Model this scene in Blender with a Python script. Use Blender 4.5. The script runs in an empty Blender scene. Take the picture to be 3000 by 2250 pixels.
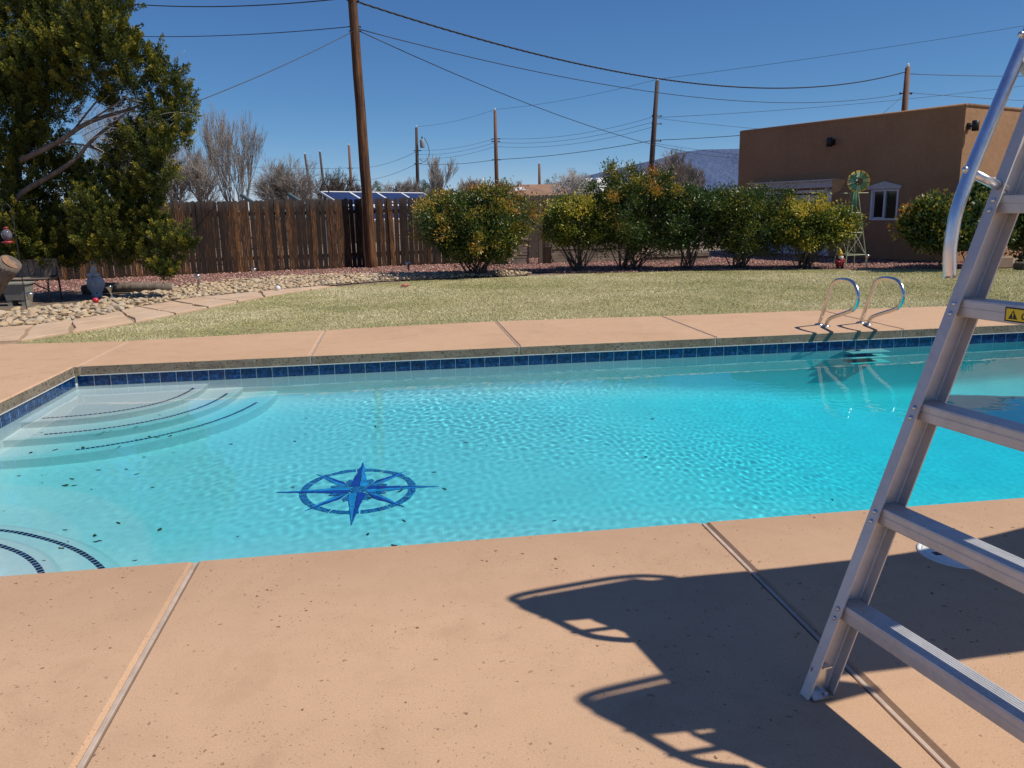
import bpy, bmesh, math, random
import numpy as np
from mathutils import Vector, Matrix

# ------------------------------------------------------------------ camera, sky, sun, exposure
SC = bpy.context.scene
COL = SC.collection
W_PX, H_PX, F_PX = 3000, 2250, 2356.94
PITCH, ROLL, YAW, EYE = .2127, -.0210, .1396, 1.378
_f = np.array([math.sin(YAW)*math.cos(PITCH), math.cos(YAW)*math.cos(PITCH), -math.sin(PITCH)])
_r0 = np.array([math.cos(YAW), -math.sin(YAW), 0.0]); _u0 = np.cross(_r0, _f)
_r = _r0*math.cos(ROLL)+_u0*math.sin(ROLL); _u = -_r0*math.sin(ROLL)+_u0*math.cos(ROLL)
cam = bpy.data.objects.new('camera', bpy.data.cameras.new('camera')); COL.objects.link(cam)
cam.matrix_world = Matrix(((_r[0], _u[0], -_f[0], 0), (_r[1], _u[1], -_f[1], 0), (_r[2], _u[2], -_f[2], EYE), (0, 0, 0, 1)))
cam.data.sensor_width = 36; cam.data.lens = 36*F_PX/W_PX
cam.data.clip_start = .05; cam.data.clip_end = 40000
SC.camera = cam

SUN = Vector((.665, -.275, 1.0)).normalized()          # towards the sun
world = bpy.data.worlds.new('World'); SC.world = world; world.use_nodes = True
_nt = world.node_tree; _bg = _nt.nodes['Background']
_sky = _nt.nodes.new('ShaderNodeTexSky'); _sky.sky_type = 'NISHITA'; _sky.sun_disc = False
_sky.sun_elevation = math.asin(SUN.z); _sky.sun_rotation = math.atan2(SUN.x, SUN.y)
_sky.altitude = 1600; _sky.air_density = 0.6; _sky.dust_density = 0.0; _sky.ozone_density = 8.0
# one tone curve over the whole sky: the deep even blue of a dry high-desert noon
_sp = _nt.nodes.new('ShaderNodeSeparateColor'); _cc = _nt.nodes.new('ShaderNodeCombineColor'); _nt.links.new(_sky.outputs[0], _sp.inputs[0])
for _i, (_g, _k, _o) in enumerate(((1.55, .572, .34), (.92, 1.12, .15), (.593, 2.03, 0))):
    _p = _nt.nodes.new('ShaderNodeMath'); _p.operation = 'POWER'; _p.inputs[1].default_value = _g; _nt.links.new(_sp.outputs[_i], _p.inputs[0])
    _m = _nt.nodes.new('ShaderNodeMath'); _m.operation = 'MULTIPLY'; _m.inputs[1].default_value = _k; _nt.links.new(_p.outputs[0], _m.inputs[0]); _a = _nt.nodes.new('ShaderNodeMath'); _a.inputs[1].default_value = _o; _nt.links.new(_m.outputs[0], _a.inputs[0]); _nt.links.new(_a.outputs[0], _cc.inputs[_i])
_nt.links.new(_cc.outputs[0], _bg.inputs[0]); _bg.inputs[1].default_value = .10
_l = bpy.data.lights.new('sun', 'SUN'); _l.energy = 4.4; _l.angle = math.radians(.53); _l.color = (1, .94, .84)
_l.cycles.is_caustics_light = True
sun = bpy.data.objects.new('sun', _l); COL.objects.link(sun)
sun.rotation_euler = SUN.to_track_quat('Z', 'Y').to_euler()
SC.view_settings.view_transform = 'Standard'; SC.view_settings.look = 'None'
SC.view_settings.exposure = 0.0; SC.view_settings.gamma = 1.0
SC.cycles.use_denoising = True
SC.cycles.max_bounces = 10; SC.cycles.transmission_bounces = 6; SC.cycles.transparent_max_bounces = 8
SC.cycles.diffuse_bounces = 3; SC.cycles.glossy_bounces = 4
SC.cycles.caustics_refractive = True; SC.cycles.caustics_reflective = False
SC.cycles.sample_clamp_indirect = 6

# ------------------------------------------------------------------ helpers
rng = np.random.default_rng(7)
def ray(x, y): return _f + _r*(x-W_PX/2)/F_PX - _u*(y-H_PX/2)/F_PX
def at(x, y, Y):                     # the point of the photograph's sight line at distance Y up the yard
    d = ray(x, y); t = Y/d[1]; return np.array([d[0]*t, Y, EYE+d[2]*t])
def gnd(x, y, z=0.0):
    d = ray(x, y); t = (z-EYE)/d[2]; return np.array([d[0]*t, d[1]*t, z])

def tag(o, label=None, cat=None, group=None, kind=None):
    if label: o['label'] = label
    if cat: o['category'] = cat
    if group: o['group'] = group
    if kind: o['kind'] = kind
    return o
def mesh_data(name, V, F, mat=None, smooth=False, tone=None, mats=None, midx=None):
    me = bpy.data.meshes.new(name)
    V = np.asarray(V, np.float32)
    if isinstance(F, np.ndarray):
        n, k = F.shape
        me.vertices.add(len(V)); me.vertices.foreach_set('co', V.ravel())
        me.loops.add(n*k); me.loops.foreach_set('vertex_index', F.astype(np.int32).ravel())
        me.polygons.add(n); me.polygons.foreach_set('loop_start', np.arange(0, n*k, k, dtype=np.int32))
        me.update(calc_edges=True)
    else:
        me.from_pydata(V.tolist(), [], [tuple(int(i) for i in f) for f in F])
    for m in (mats or [mat]):
        if m: me.materials.append(m)
    if midx is not None: me.polygons.foreach_set('material_index', np.asarray(midx, np.int32))
    if smooth: me.shade_smooth()
    if tone is not None:
        a = me.attributes.new('tone', 'FLOAT', 'FACE'); a.data.foreach_set('value', np.asarray(tone, np.float32))
    return me
def link(name, me, parent=None, loc=(0, 0, 0), rot=(0, 0, 0)):
    o = bpy.data.objects.new(name, me); COL.objects.link(o); o.location = loc; o.rotation_euler = rot
    if parent is not None: o.parent = parent
    return o
def thing(name, label, cat, loc=(0, 0, 0), group=None, kind=None, rz=0):
    o = bpy.data.objects.new(name, None); COL.objects.link(o); o.location = [float(v) for v in loc]; o.rotation_euler = (0, 0, rz)
    o.empty_display_size = .1
    return tag(o, label, cat, group, kind)
def part(name, VF, mat, parent, smooth=False, world=False, **k):
    V, F = VF; V = np.asarray(V, float)
    if world:
        p = parent
        while p is not None: V = V-np.array(p.location); p = p.parent
    return link(name, mesh_data(name, V, F, mat, smooth, **k), parent)
def solo(name, VF, mat, label=None, cat=None, group=None, kind=None, base=None, smooth=False, **k):
    V, F = VF; V = np.asarray(V, float); base = V.mean(0)*[1, 1, 0] if base is None else np.asarray(base, float)
    o = link(name, mesh_data(name, V-base, F, mat, smooth, **k), None, base)
    return tag(o, label, cat, group, kind)
def copy_tree(o, loc, rz=0, parent=None, label=None):
    c = o.copy(); COL.objects.link(c); c.location = loc; c.rotation_euler = (0, 0, rz); c.parent = parent
    if label: c['label'] = label
    def kids(a, b):
        for ch in list(a.children):
            d = ch.copy(); COL.objects.link(d); d.parent = b; kids(ch, d)
    kids(o, c); return c

def join(*vfs):
    V, F, n = [], [], 0
    for v, f in vfs:
        v = np.asarray(v, float); V.append(v); F += [tuple(int(i)+n for i in q) for q in f]; n += len(v)
    return np.concatenate(V), F
BOXF = [(0, 3, 2, 1), (4, 5, 6, 7), (0, 1, 5, 4), (1, 2, 6, 5), (2, 3, 7, 6), (3, 0, 4, 7)]
def box(c, s, ax=None):
    s = np.asarray(s, float)/2
    q = np.array([(-1, -1, -1), (1, -1, -1), (1, 1, -1), (-1, 1, -1), (-1, -1, 1), (1, -1, 1), (1, 1, 1), (-1, 1, 1)])*s
    if ax is not None: q = q@np.asarray(ax, float)
    return q+np.asarray(c, float), list(BOXF)
def bbox(c, s, ax=None, b=.004, seg=1):
    bm = bmesh.new(); bmesh.ops.create_cube(bm, size=1)
    for v in bm.verts: v.co = Vector((v.co.x*s[0], v.co.y*s[1], v.co.z*s[2]))
    bmesh.ops.bevel(bm, geom=bm.edges[:], offset=b, segments=seg, profile=.5, affect='EDGES')
    bm.verts.index_update(); V = np.array([v.co[:] for v in bm.verts]); F = [tuple(v.index for v in f.verts) for f in bm.faces]; bm.free()
    if ax is not None: V = V@np.asarray(ax, float)
    return V+np.asarray(c, float), F
def tube(P, R, n=8, cap=True):
    P = np.asarray(P, float); m = len(P); R = np.broadcast_to(np.asarray(R, float), (m,))
    T = np.gradient(P, axis=0); T /= np.linalg.norm(T, axis=1)[:, None]+1e-12
    a = np.array([0, 0, 1.0]) if abs(T[0, 2]) < .9 else np.array([1.0, 0, 0])
    N = np.cross(T[0], a); N /= np.linalg.norm(N); V = []
    for i in range(m):
        N = N-T[i]*(N@T[i]); N /= np.linalg.norm(N)+1e-12; B = np.cross(T[i], N)
        th = np.arange(n)*2*math.pi/n
        V.append(P[i]+R[i]*(np.cos(th)[:, None]*N+np.sin(th)[:, None]*B))
    F = [(i*n+j, i*n+(j+1) % n, (i+1)*n+(j+1) % n, (i+1)*n+j) for i in range(m-1) for j in range(n)]
    if cap: F += [tuple(range(n-1, -1, -1)), tuple((m-1)*n+j for j in range(n))]
    return np.concatenate(V), F
def curve(P, n=8):                  # Catmull-Rom through points
    P = np.asarray(P, float); Q = np.vstack([2*P[0]-P[1], P, 2*P[-1]-P[-2]]); out = []
    for i in range(1, len(Q)-2):
        for t in np.arange(n)/n:
            a, b, c, d = Q[i-1:i+3]
            out.append(.5*(2*b+(c-a)*t+(2*a-5*b+4*c-d)*t*t+(3*b-a-3*c+d)*t**3))
    out.append(P[-1]); return np.array(out)
def lathe(prof, n=16, c=(0, 0, 0)):
    V = [(r*math.cos(2*math.pi*j/n), r*math.sin(2*math.pi*j/n), z) for r, z in prof for j in range(n)]
    m = len(prof); F = [(i*n+j, i*n+(j+1) % n, (i+1)*n+(j+1) % n, (i+1)*n+j) for i in range(m-1) for j in range(n)]
    F += [tuple(range(n-1, -1, -1)), tuple((m-1)*n+j for j in range(n))]
    return np.array(V)+np.asarray(c, float), F
def ball(c, r, n=12, m=8):
    r = np.broadcast_to(np.asarray(r, float), (3,))
    V, F = lathe([(max(math.sin(math.pi*i/m), .02), -math.cos(math.pi*i/m)) for i in range(m+1)], n)
    return V*r+np.asarray(c, float), F
def inset(poly, d):
    P = np.asarray(poly, float); n = len(P)
    A = .5*sum(P[i, 0]*P[(i+1) % n, 1]-P[(i+1) % n, 0]*P[i, 1] for i in range(n))
    if A < 0: P = P[::-1]
    out = []
    for i in range(n):
        e0 = P[i]-P[i-1]; e1 = P[(i+1) % n]-P[i]
        e0 = e0/(np.linalg.norm(e0)+1e-9); e1 = e1/(np.linalg.norm(e1)+1e-9)
        n0 = np.array([-e0[1], e0[0]]); n1 = np.array([-e1[1], e1[0]])
        b = n0+n1; k = max(b@b/2, .35); out.append(P[i]+b*d/k)
    return np.array(out)
def prism(poly, z0, z1, ch=0.0, zf=None):        # flat plate with a chamfered upper edge; zf(x,y) may tilt it
    P = inset(poly, 0); n = len(P); V = []
    Q = inset(P, ch) if ch else P
    rings = [(P, z0), (P, z1-ch), (Q, z1)] if ch else [(P, z0), (P, z1)]
    for q, z in rings: V += [(a, b, z+(zf(a, b) if zf else 0)) for a, b in q]
    k = len(rings); F = [(i*n+j, i*n+(j+1) % n, (i+1)*n+(j+1) % n, (i+1)*n+j) for i in range(k-1) for j in range(n)]
    F += [tuple(range(n-1, -1, -1)), tuple((k-1)*n+j for j in range(n))]
    return np.array(V), F
def inpoly(X, Y, poly):
    P = np.asarray(poly); r = np.zeros(len(X), bool); j = len(P)-1
    for i in range(len(P)):
        c = ((P[i, 1] > Y) != (P[j, 1] > Y)) & (X < (P[j, 0]-P[i, 0])*(Y-P[i, 1])/(P[j, 1]-P[i, 1]+1e-12)+P[i, 0]); r ^= c; j = i
    return r
def scatter(poly, n, r=None):
    r = r or rng; P = np.asarray(poly); lo, hi = P.min(0), P.max(0); out = np.zeros((0, 2))
    while len(out) < n:
        q = lo+(hi-lo)*r.random((2*n, 2)); out = np.vstack([out, q[inpoly(q[:, 0], q[:, 1], P)]])
    return out[:n]

# ------------------------------------------------------------------ materials
class G:
    def __init__(s, name):
        s.m = bpy.data.materials.new(name); s.m.use_nodes = True; s.t = s.m.node_tree
        s.b = s.t.nodes['Principled BSDF']; s.out = s.t.nodes['Material Output']
    def n(s, typ, **k):
        nd = s.t.nodes.new('ShaderNode'+typ)
        for a, v in k.items():
            if a.startswith('_'): setattr(nd, a[1:], v)
            else:
                i = nd.inputs[int(a[1:])] if a[0] == 'i' and a[1:].isdigit() else nd.inputs[a.replace('__', ' ')]
                s.put(i, v)
        return nd
    def put(s, i, v):
        if isinstance(v, bpy.types.NodeSocket): s.t.links.new(v, i)
        elif isinstance(v, bpy.types.Node): s.t.links.new(v.outputs[0], i)
        elif isinstance(v, (tuple, list)) and len(v) == 3 and len(i.default_value) == 4: i.default_value = (*v, 1)
        else: i.default_value = v
    def coord(s, kind='Object', scale=(1, 1, 1), rnd=0):
        c = s.n('TexCoord').outputs[kind]
        if rnd:
            ob = s.n('ObjectInfo'); mu = s.n('Math', _operation='MULTIPLY', i0=ob.outputs['Random'], i1=rnd)
            cb = s.n('CombineXYZ', X=mu, Y=mu, Z=mu); c = s.n('VectorMath', _operation='ADD', i0=c, i1=cb).outputs[0]
        return s.n('Mapping', Vector=c, Scale=scale).outputs[0]
    def noise(s, v, sc, det=4, rough=.6, dist=0): return s.n('TexNoise', Vector=v, Scale=sc, Detail=det, Roughness=rough, Distortion=dist).outputs[0]
    def ramp(s, f, stops, interp='LINEAR'):
        r = s.n('ValToRGB', Fac=f); r.color_ramp.interpolation = interp; e = r.color_ramp.elements
        while len(e) < len(stops): e.new(.5)
        for q, (p, c) in zip(e, stops): q.position = p; q.color = (*c, 1) if len(c) == 3 else c
        return r.outputs[0]
    def mix(s, f, a, b, mode='MIX'):
        nd = s.n('Mix', _data_type='RGBA', _blend_type=mode); s.put(nd.inputs[0], f); s.put(nd.inputs[6], a); s.put(nd.inputs[7], b); return nd.outputs[2]
    def math(s, op, a, b=0.0): return s.n('Math', _operation=op, i0=a, i1=b).outputs[0]
    def bump(s, h, st=.3, d=.01, nrm=None):
        k = dict(Height=h, Strength=st, Distance=d)
        if nrm is not None: k['Normal'] = nrm
        return s.n('Bump', **k).outputs[0]
    def set(s, **k):
        for a, v in k.items(): s.put(s.b.inputs[a.replace('__', ' ')], v)
        return s.m
def plain(name, col, rough=.6, metal=0.0, var=.15, sc=6, bump=0, bd=.004, coord='Object', spec=.5):
    g = G(name); v = g.coord(coord)
    n = g.noise(v, sc, 5)
    c = np.array(col)
    m = g.set(Base__Color=g.ramp(n, [(.25, tuple(c*(1-var))), (.75, tuple(np.minimum(c*(1+var), .95)))]), Roughness=rough, Metallic=metal)
    g.b.inputs['Specular IOR Level'].default_value = spec
    if bump: g.set(Normal=g.bump(g.noise(v, sc*6, 4), bump, bd))
    return m

def deck_mat(name, tint):
    g = G(name); v = g.coord(); t = np.array(tint); ob = g.n('ObjectInfo').outputs['Random']
    big = g.noise(v, .55, 6, .62, .6); mid = g.noise(v, 4.5, 7, .72, .4); fine = g.noise(v, 170, 3, .7)
    c = g.ramp(big, [(.30, tuple(t*[.74, .70, .66])), (.50, tuple(t)), (.70, tuple(np.minimum(t*[1.14, 1.17, 1.22], .9)))])
    c = g.mix(.5, c, g.ramp(mid, [(.28, tuple(t*[.74, .72, .70])), (.5, tuple(t)), (.75, tuple(t*[1.14, 1.16, 1.2]))]))
    c = g.mix(.4, c, g.ramp(fine, [(.3, tuple(t*.66)), (.7, tuple(t*1.26))]))
    # old water marks: broad soft tide lines along the pool edge, and blotches
    sy = g.n('SeparateXYZ', Vector=v).outputs[1]
    ed = g.math('MULTIPLY', g.n('MapRange', i0=g.math('ADD', sy, g.math('MULTIPLY', g.math('SUBTRACT', g.noise(v, 2.2, 5), .5), .9)), i1=2.45, i2=3.25, i3=0.0, i4=1.0).outputs[0], g.math('LESS_THAN', sy, 4.0))
    c = g.mix(g.math('MULTIPLY', ed, .45), c, tuple(t*[.62, .62, .64]))
    bl = g.ramp(g.noise(v, 1.7, 7, .7, 1.2), [(.55, (0, 0, 0)), (.70, (1, 1, 1))]); c = g.mix(g.math('MULTIPLY', bl, .30), c, tuple(t*[.64, .60, .56]))
    # chips and pits of mixed size in the trowelled surface
    wv = g.n('VectorMath', _operation='ADD', i0=v, i1=g.n('VectorMath', _operation='SCALE', i0=g.n('TexNoise', Vector=v, Scale=45.0, Detail=3.0).outputs[1], Scale=.03))
    vo = g.n('TexVoronoi', Vector=wv, Scale=19.0, Randomness=1.0).outputs[0]; vo2 = g.n('TexVoronoi', Vector=wv, Scale=62.0, Randomness=1.0).outputs[0]
    msk = g.ramp(g.noise(v, 1.9, 4, .6), [(.34, (0, 0, 0)), (.60, (1, 1, 1))])
    sz = g.math('MULTIPLY', g.noise(v, 23, 2), .20)
    p1 = g.ramp(g.math('ADD', vo, sz), [(.175, (1, 1, 1)), (.215, (0, 0, 0))]); p2 = g.ramp(g.math('ADD', vo2, sz), [(.20, (1, 1, 1)), (.26, (0, 0, 0))])
    pits = g.math('MULTIPLY', g.math('MAXIMUM', p1, g.math('MULTIPLY', p2, .7)), g.math('ADD', g.math('MULTIPLY', msk, .9), .06))
    c = g.mix(pits, c, tuple(t*[.30, .25, .22]))
    h = g.math('SUBTRACT', g.math('MULTIPLY', fine, .2), g.math('MULTIPLY', pits, 1.1))
    g.b.inputs['Specular IOR Level'].default_value = .3
    return g.set(Base__Color=c, Roughness=.8, Normal=g.bump(h, .6, .004))
M_DECK = deck_mat('deck_concrete', (.575, .365, .222))
def coping_mat():
    g = G('coping_edge'); v = g.coord()
    n = g.noise(v, 5, 6, .7); f = g.noise(v, 70, 5, .75)
    c = g.ramp(n, [(.3, (.17, .125, .085)), (.5, (.26, .195, .135)), (.72, (.34, .265, .19))])
    pit = g.ramp(g.noise(v, 38, 4, .7), [(.36, (1, 1, 1)), (.44, (0, 0, 0))])
    c = g.mix(g.math('MULTIPLY', pit, .7), c, (.07, .05, .035))
    return g.set(Base__Color=c, Roughness=.9, Normal=g.bump(g.math('SUBTRACT', f, pit), .8, .01))
M_COPE = coping_mat()
M_JOINT = plain('joint_strip', (.50, .39, .31), .6, var=.25, sc=9)
M_GROUT = plain('grout', (.66, .66, .62), .8, var=.1, sc=30)
def plaster_mat():
    g = G('pool_plaster'); v = g.coord()
    c = g.ramp(g.noise(v, 1.4, 6, .65), [(.3, (.78, .85, .87)), (.7, (.86, .92, .94))])
    sm = g.ramp(g.noise(v, 6.0, 6, .7), [(.62, (0, 0, 0)), (.80, (1, 1, 1))])
    c = g.mix(g.math('MULTIPLY', sm, .25), c, (.48, .47, .36))
    return g.set(Base__Color=c, Roughness=.7, Normal=g.bump(g.noise(v, 60, 3), .1, .004))
M_PLASTER = plaster_mat()
def tile_mat():
    g = G('glazed_blue_tile'); v = g.coord(rnd=37)
    n = g.noise(v, 26, 6, .75, .6)
    c = g.ramp(n, [(.36, (.003, .008, .036)), (.5, (.006, .030, .12)), (.62, (.014, .11, .30))])
    return g.set(Base__Color=c, Roughness=.16, Normal=g.bump(n, .08, .003))
M_TILE = tile_mat()
M_NAVY = plain('navy_mosaic', (.006, .02, .11), .25, var=.5, sc=40)
M_AZURE = plain('azure_tile', (.05, .36, .80), .3, var=.1, sc=30)
M_COBALT = plain('cobalt_tile', (.008, .06, .42), .3, var=.2, sc=30)
def speck_mat():
    g = G('speckled_blue_tile'); v = g.coord()
    n = g.noise(v, 95, 4, .8)
    return g.set(Base__Color=g.ramp(n, [(.40, (.006, .02, .16)), (.50, (.015, .10, .40)), (.58, (.16, .52, .80))]), Roughness=.3)
M_SPECK = speck_mat()

def alu_mat(name, col=(.72, .73, .76), rough=.34, aniso=(1, 1, 1), st=.04):
    g = G(name); v = g.coord(scale=aniso)
    n = g.noise(v, 60, 4, .6)
    sm = g.noise(g.coord(), 7, 7, .75, .8); c0 = np.array(col)
    scr = g.ramp(g.noise(g.coord(scale=(3, 3, .4)), 90, 2, .5), [(.66, (0, 0, 0)), (.72, (1, 1, 1))])
    c = g.mix(g.math('MULTIPLY', scr, .22), g.ramp(sm, [(.30, tuple(c0*.80)), (.55, tuple(c0)), (.75, tuple(np.minimum(c0*1.06, .95)))]), tuple(c0*.68))
    return g.set(Base__Color=c, Metallic=1.0, Roughness=g.math('ADD', g.math('ADD', g.math('MULTIPLY', n, .18), g.math('MULTIPLY', sm, .14)), rough-.14), Normal=g.bump(n, st, .002))
M_ALU = alu_mat('brushed_aluminium', rough=.46, col=(.62, .61, .595)); M_ALU.node_tree.nodes['Principled BSDF'].inputs['Metallic'].default_value = .35
M_RAIL = alu_mat('satin_anodised_tube', (.80, .81, .84), .30)
M_STEEL = alu_mat('stainless_steel', (.70, .69, .66), .22)
M_RIVET = alu_mat('rivet_metal', (.70, .70, .70), .3)
M_FIBRE = plain('fibreglass', (.55, .60, .66), .35, var=.05)
M_YELLOW = plain('sticker_yellow', (.80, .62, .02), .4, var=.04)
M_BLACK = plain('black_print', (.012, .012, .012), .5, var=.1)
M_WHITEP = plain('white_plastic', (.72, .72, .68), .45, var=.08)

def leaf_mat(name, stops, trans=.35, rough=.42, spec=.5):
    g = G(name); a = g.n('Attribute', _attribute_name='tone').outputs['Fac']
    c = g.ramp(a, stops)
    g.set(Base__Color=c, Roughness=rough); g.b.inputs['Specular IOR Level'].default_value = spec
    tr = g.n('BsdfTranslucent', Color=g.mix(.5, c, (.55, .6, .12), 'MULTIPLY') if False else c)
    mx = g.n('MixShader', Fac=trans); g.t.links.new(g.b.outputs[0], mx.inputs[1]); g.t.links.new(tr.outputs[0], mx.inputs[2])
    g.t.links.new(mx.outputs[0], g.out.inputs['Surface']); return g.m
def bark_mat(name, a, b, sc=14):
    g = G(name); v = g.coord(scale=(1, 1, .25))
    n = g.noise(v, sc, 6, .75)
    return g.set(Base__Color=g.ramp(n, [(.3, a), (.7, b)]), Roughness=.9, Normal=g.bump(n, .7, .02))
M_BARK = bark_mat('shrub_bark', (.06, .045, .035), (.20, .16, .125))
M_JBARK = bark_mat('juniper_bark', (.07, .052, .04), (.27, .21, .165), 9)
M_TWIG = bark_mat('bare_twig', (.20, .165, .14), (.40, .35, .31), 5)
M_TWIGPALE = bark_mat('pale_bare_twig', (.34, .31, .28), (.56, .53, .49), 5)

def picket_mat(name, stops, grey=.8, top=1.77):
    g = G(name); v = g.coord(scale=(1, 1, .07), rnd=61); vv = g.coord(rnd=23)
    ob = g.n('ObjectInfo').outputs['Random']
    n = g.noise(v, 55, 6, .75, .5)
    k = g.math('ADD', g.math('MULTIPLY', n, .85), g.math('MULTIPLY', g.math('SUBTRACT', ob, .5), .20))
    c = g.ramp(k, stops)
    kn = g.n('TexVoronoi', Vector=g.n('Mapping', Vector=vv, Scale=(9, 9, 3.2)).outputs[0], Scale=1.0).outputs[0]
    c = g.mix(g.ramp(kn, [(.08, (1, 1, 1)), (.16, (0, 0, 0))]), c, (.012, .008, .006))
    z = g.n('SeparateXYZ', Vector=g.coord()).outputs[2]
    wz = g.math('ADD', z, g.math('MULTIPLY', g.noise(v, 18, 4), .5))
    w = g.n('MapRange', i0=wz, i1=top+.02, i2=top+.25, i3=0.0, i4=grey).outputs[0]
    c = g.mix(w, c, (.075, .062, .055))
    return g.set(Base__Color=c, Roughness=.85, Normal=g.bump(n, .6, .008))
M_PICKET = picket_mat('stained_picket', [(.34, (.012, .007, .005)), (.46, (.055, .024, .011)), (.57, (.22, .095, .03)), (.70, (.56, .29, .10))])
M_GREYPICKET = picket_mat('weathered_picket', [(.30, (.05, .036, .028)), (.50, (.13, .095, .072)), (.74, (.27, .20, .15))], .5)
M_TIMBER = plain('grey_timber', (.26, .205, .16), .9, var=.4, sc=5, bump=.5)
M_TIMBERR = plain('red_timber', (.24, .12, .075), .9, var=.4, sc=5, bump=.5)
def pole_mat(name, stops):
    g = G(name); v = g.coord(scale=(1, 1, .05))
    n = g.noise(v, 22, 6, .7, .4)
    return g.set(Base__Color=g.ramp(n, stops), Roughness=.8, Normal=g.bump(n, .7, .02))
M_POLE = pole_mat('creosoted_pole', [(.30, (.016, .007, .004)), (.48, (.085, .032, .011)), (.72, (.34, .155, .05))])
M_POLED = pole_mat('dark_pole', [(.3, (.03, .02, .016)), (.7, (.10, .065, .05))])
M_POLER = pole_mat('red_brown_pole', [(.3, (.10, .045, .025)), (.7, (.26, .13, .075))])
M_WIRE = plain('wire', (.02, .022, .03), .5, var=.1)
M_STUCCO = None
def stucco_mat():
    g = G('stucco'); v = g.coord()
    c = g.ramp(g.noise(v, .8, 6, .6), [(.3, (.33, .172, .082)), (.7, (.42, .232, .118))])
    c = g.mix(.3, c, g.ramp(g.noise(v, 9, 5), [(.3, (.29, .15, .07)), (.7, (.43, .25, .13))]))
    st_ = g.ramp(g.noise(g.coord(scale=(1, 1, .16)), 2.6, 6, .7), [(.52, (0, 0, 0)), (.72, (1, 1, 1))]); c = g.mix(g.math('MULTIPLY', st_, .30), c, (.22, .12, .065))
    return g.set(Base__Color=c, Roughness=.92, Normal=g.bump(g.math('ADD', g.noise(v, 55, 5, .7), g.math('MULTIPLY', g.noise(v, 5, 4), 2.0)), .55, .016))
M_STUCCO = stucco_mat()
M_FRAME = plain('white_vinyl', (.72, .71, .70), .4, var=.06)
M_WTRIM = plain('weathered_white_wood', (.60, .55, .50), .8, var=.2, sc=12, bump=.3)
M_DOORW = plain('pale_panel_door', (.66, .66, .70), .5, var=.05)
def glass_mat(name, col):
    g = G(name); return g.set(Base__Color=col, Roughness=.06, Metallic=0.0)
M_PANE = glass_mat('dark_window_glass', (.012, .013, .015)); M_PANE2 = glass_mat('green_tinted_glass', (.03, .04, .022))

# ------------------------------------------------------------------ ground and yard surfaces
def ground_mat():
    g = G('dry_earth'); v = g.coord()
    c = g.ramp(g.noise(v, .35, 8, .65), [(.3, (.20, .14, .095)), (.7, (.33, .25, .18))])
    return g.set(Base__Color=c, Roughness=.95, Normal=g.bump(g.noise(v, 14, 6), .5, .03))
tag(link('ground', mesh_data('ground', [(-9000, 12.6, -.035), (9000, 12.6, -.035), (9000, 16000, -.035), (-9000, 16000, -.035),
     (-9000, -900, -.16), (9000, -900, -.16), (9000, -4, -.16), (-9000, -4, -.16), (-9000, 12.6, -.16), (-9, 12.6, -.16), (-9, -4, -.16), (12, -4, -.16), (12, 12.6, -.16), (9000, 12.6, -.16)],
     [(0, 1, 2, 3), (4, 5, 6, 7), (7, 10, 9, 8), (11, 6, 13, 12)], ground_mat())), kind='structure')

LAWN_FAR = [(-4.40, 9.90), (-4.17, 10.36), (-3.62, 11.11), (-3.22, 12.07), (-2.57, 13.67), (-1.91, 15.0), (-1.06, 16.07), (.28, 16.84), (1.70, 16.95), (4.0, 17.3), (6.25, 17.1), (8.3, 16.6), (10.2, 15.9), (11.9, 15.2), (14.5, 14.9), (18, 14.8)]
DECK_FAR = [(-4.40, 9.90), (-3.76, 9.77), (-3.11, 9.72), (-2.27, 9.80), (-1.49, 9.87), (-.90, 9.94), (.14, 10.05), (1.19, 10.12), (2.33, 10.08), (3.34, 9.99), (5.06, 9.95), (6.48, 9.89), (8.38, 9.76), (11, 9.7), (18, 9.7)]
LAWN = DECK_FAR + LAWN_FAR[:0:-1]
def lawn_mat():
    g = G('dormant_turf'); v = g.coord()
    n = g.noise(v, .55, 6, .65); f = g.noise(v, 45, 4, .7)
    c = g.ramp(n, [(.36, (.46, .39, .22)), (.5, (.36, .31, .13)), (.64, (.22, .22, .07))])
    c = g.mix(.5, c, g.ramp(f, [(.3, (.20, .17, .08)), (.7, (.52, .45, .28))]))
    return g.set(Base__Color=c, Roughness=.95, Normal=g.bump(f, .8, .03))
lawn = tag(link('lawn', mesh_data('lawn', [(x, y, -.012) for x, y in LAWN], [tuple(range(len(LAWN)))], lawn_mat())), kind='structure')
def grass_mat():
    g = G('grass_blades'); v = g.coord(); a = g.n('Attribute', _attribute_name='tone').outputs['Fac']
    green = g.ramp(g.noise(v, .38, 6, .68), [(.40, (0, 0, 0)), (.66, (1, 1, 1))])
    k = g.math('ADD', g.math('ADD', g.math('MULTIPLY', a, .36), .30), g.math('MULTIPLY', g.math('SUBTRACT', .5, green), .50))
    c = g.ramp(k, [(.05, (.15, .19, .040)), (.35, (.36, .36, .115)), (.58, (.61, .545, .265)), (.9, (.82, .74, .49))])
    return g.set(Base__Color=c, Roughness=.7)
def blades(n, r):
    P = scatter(LAWN, n, r); P = P+r.normal(0, .022, P.shape); keep = P[:, 0] < 13.5; P = P[keep]; n = len(P)
    h = r.uniform(.006, .022, n); w = r.uniform(.003, .006, n); th = r.random(n)*2*math.pi
    lean = r.normal(0, .018, (n, 2))
    B = np.stack([np.cos(th)*w, np.sin(th)*w], 1)
    V = np.zeros((n, 3, 3)); V[:, 0, :2] = P-B; V[:, 1, :2] = P+B; V[:, 2, :2] = P+lean; V[:, :2, 2] = -.014; V[:, 2, 2] = h-.012
    return V.reshape(-1, 3), np.arange(3*n).reshape(n, 3), r.random(n)
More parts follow.
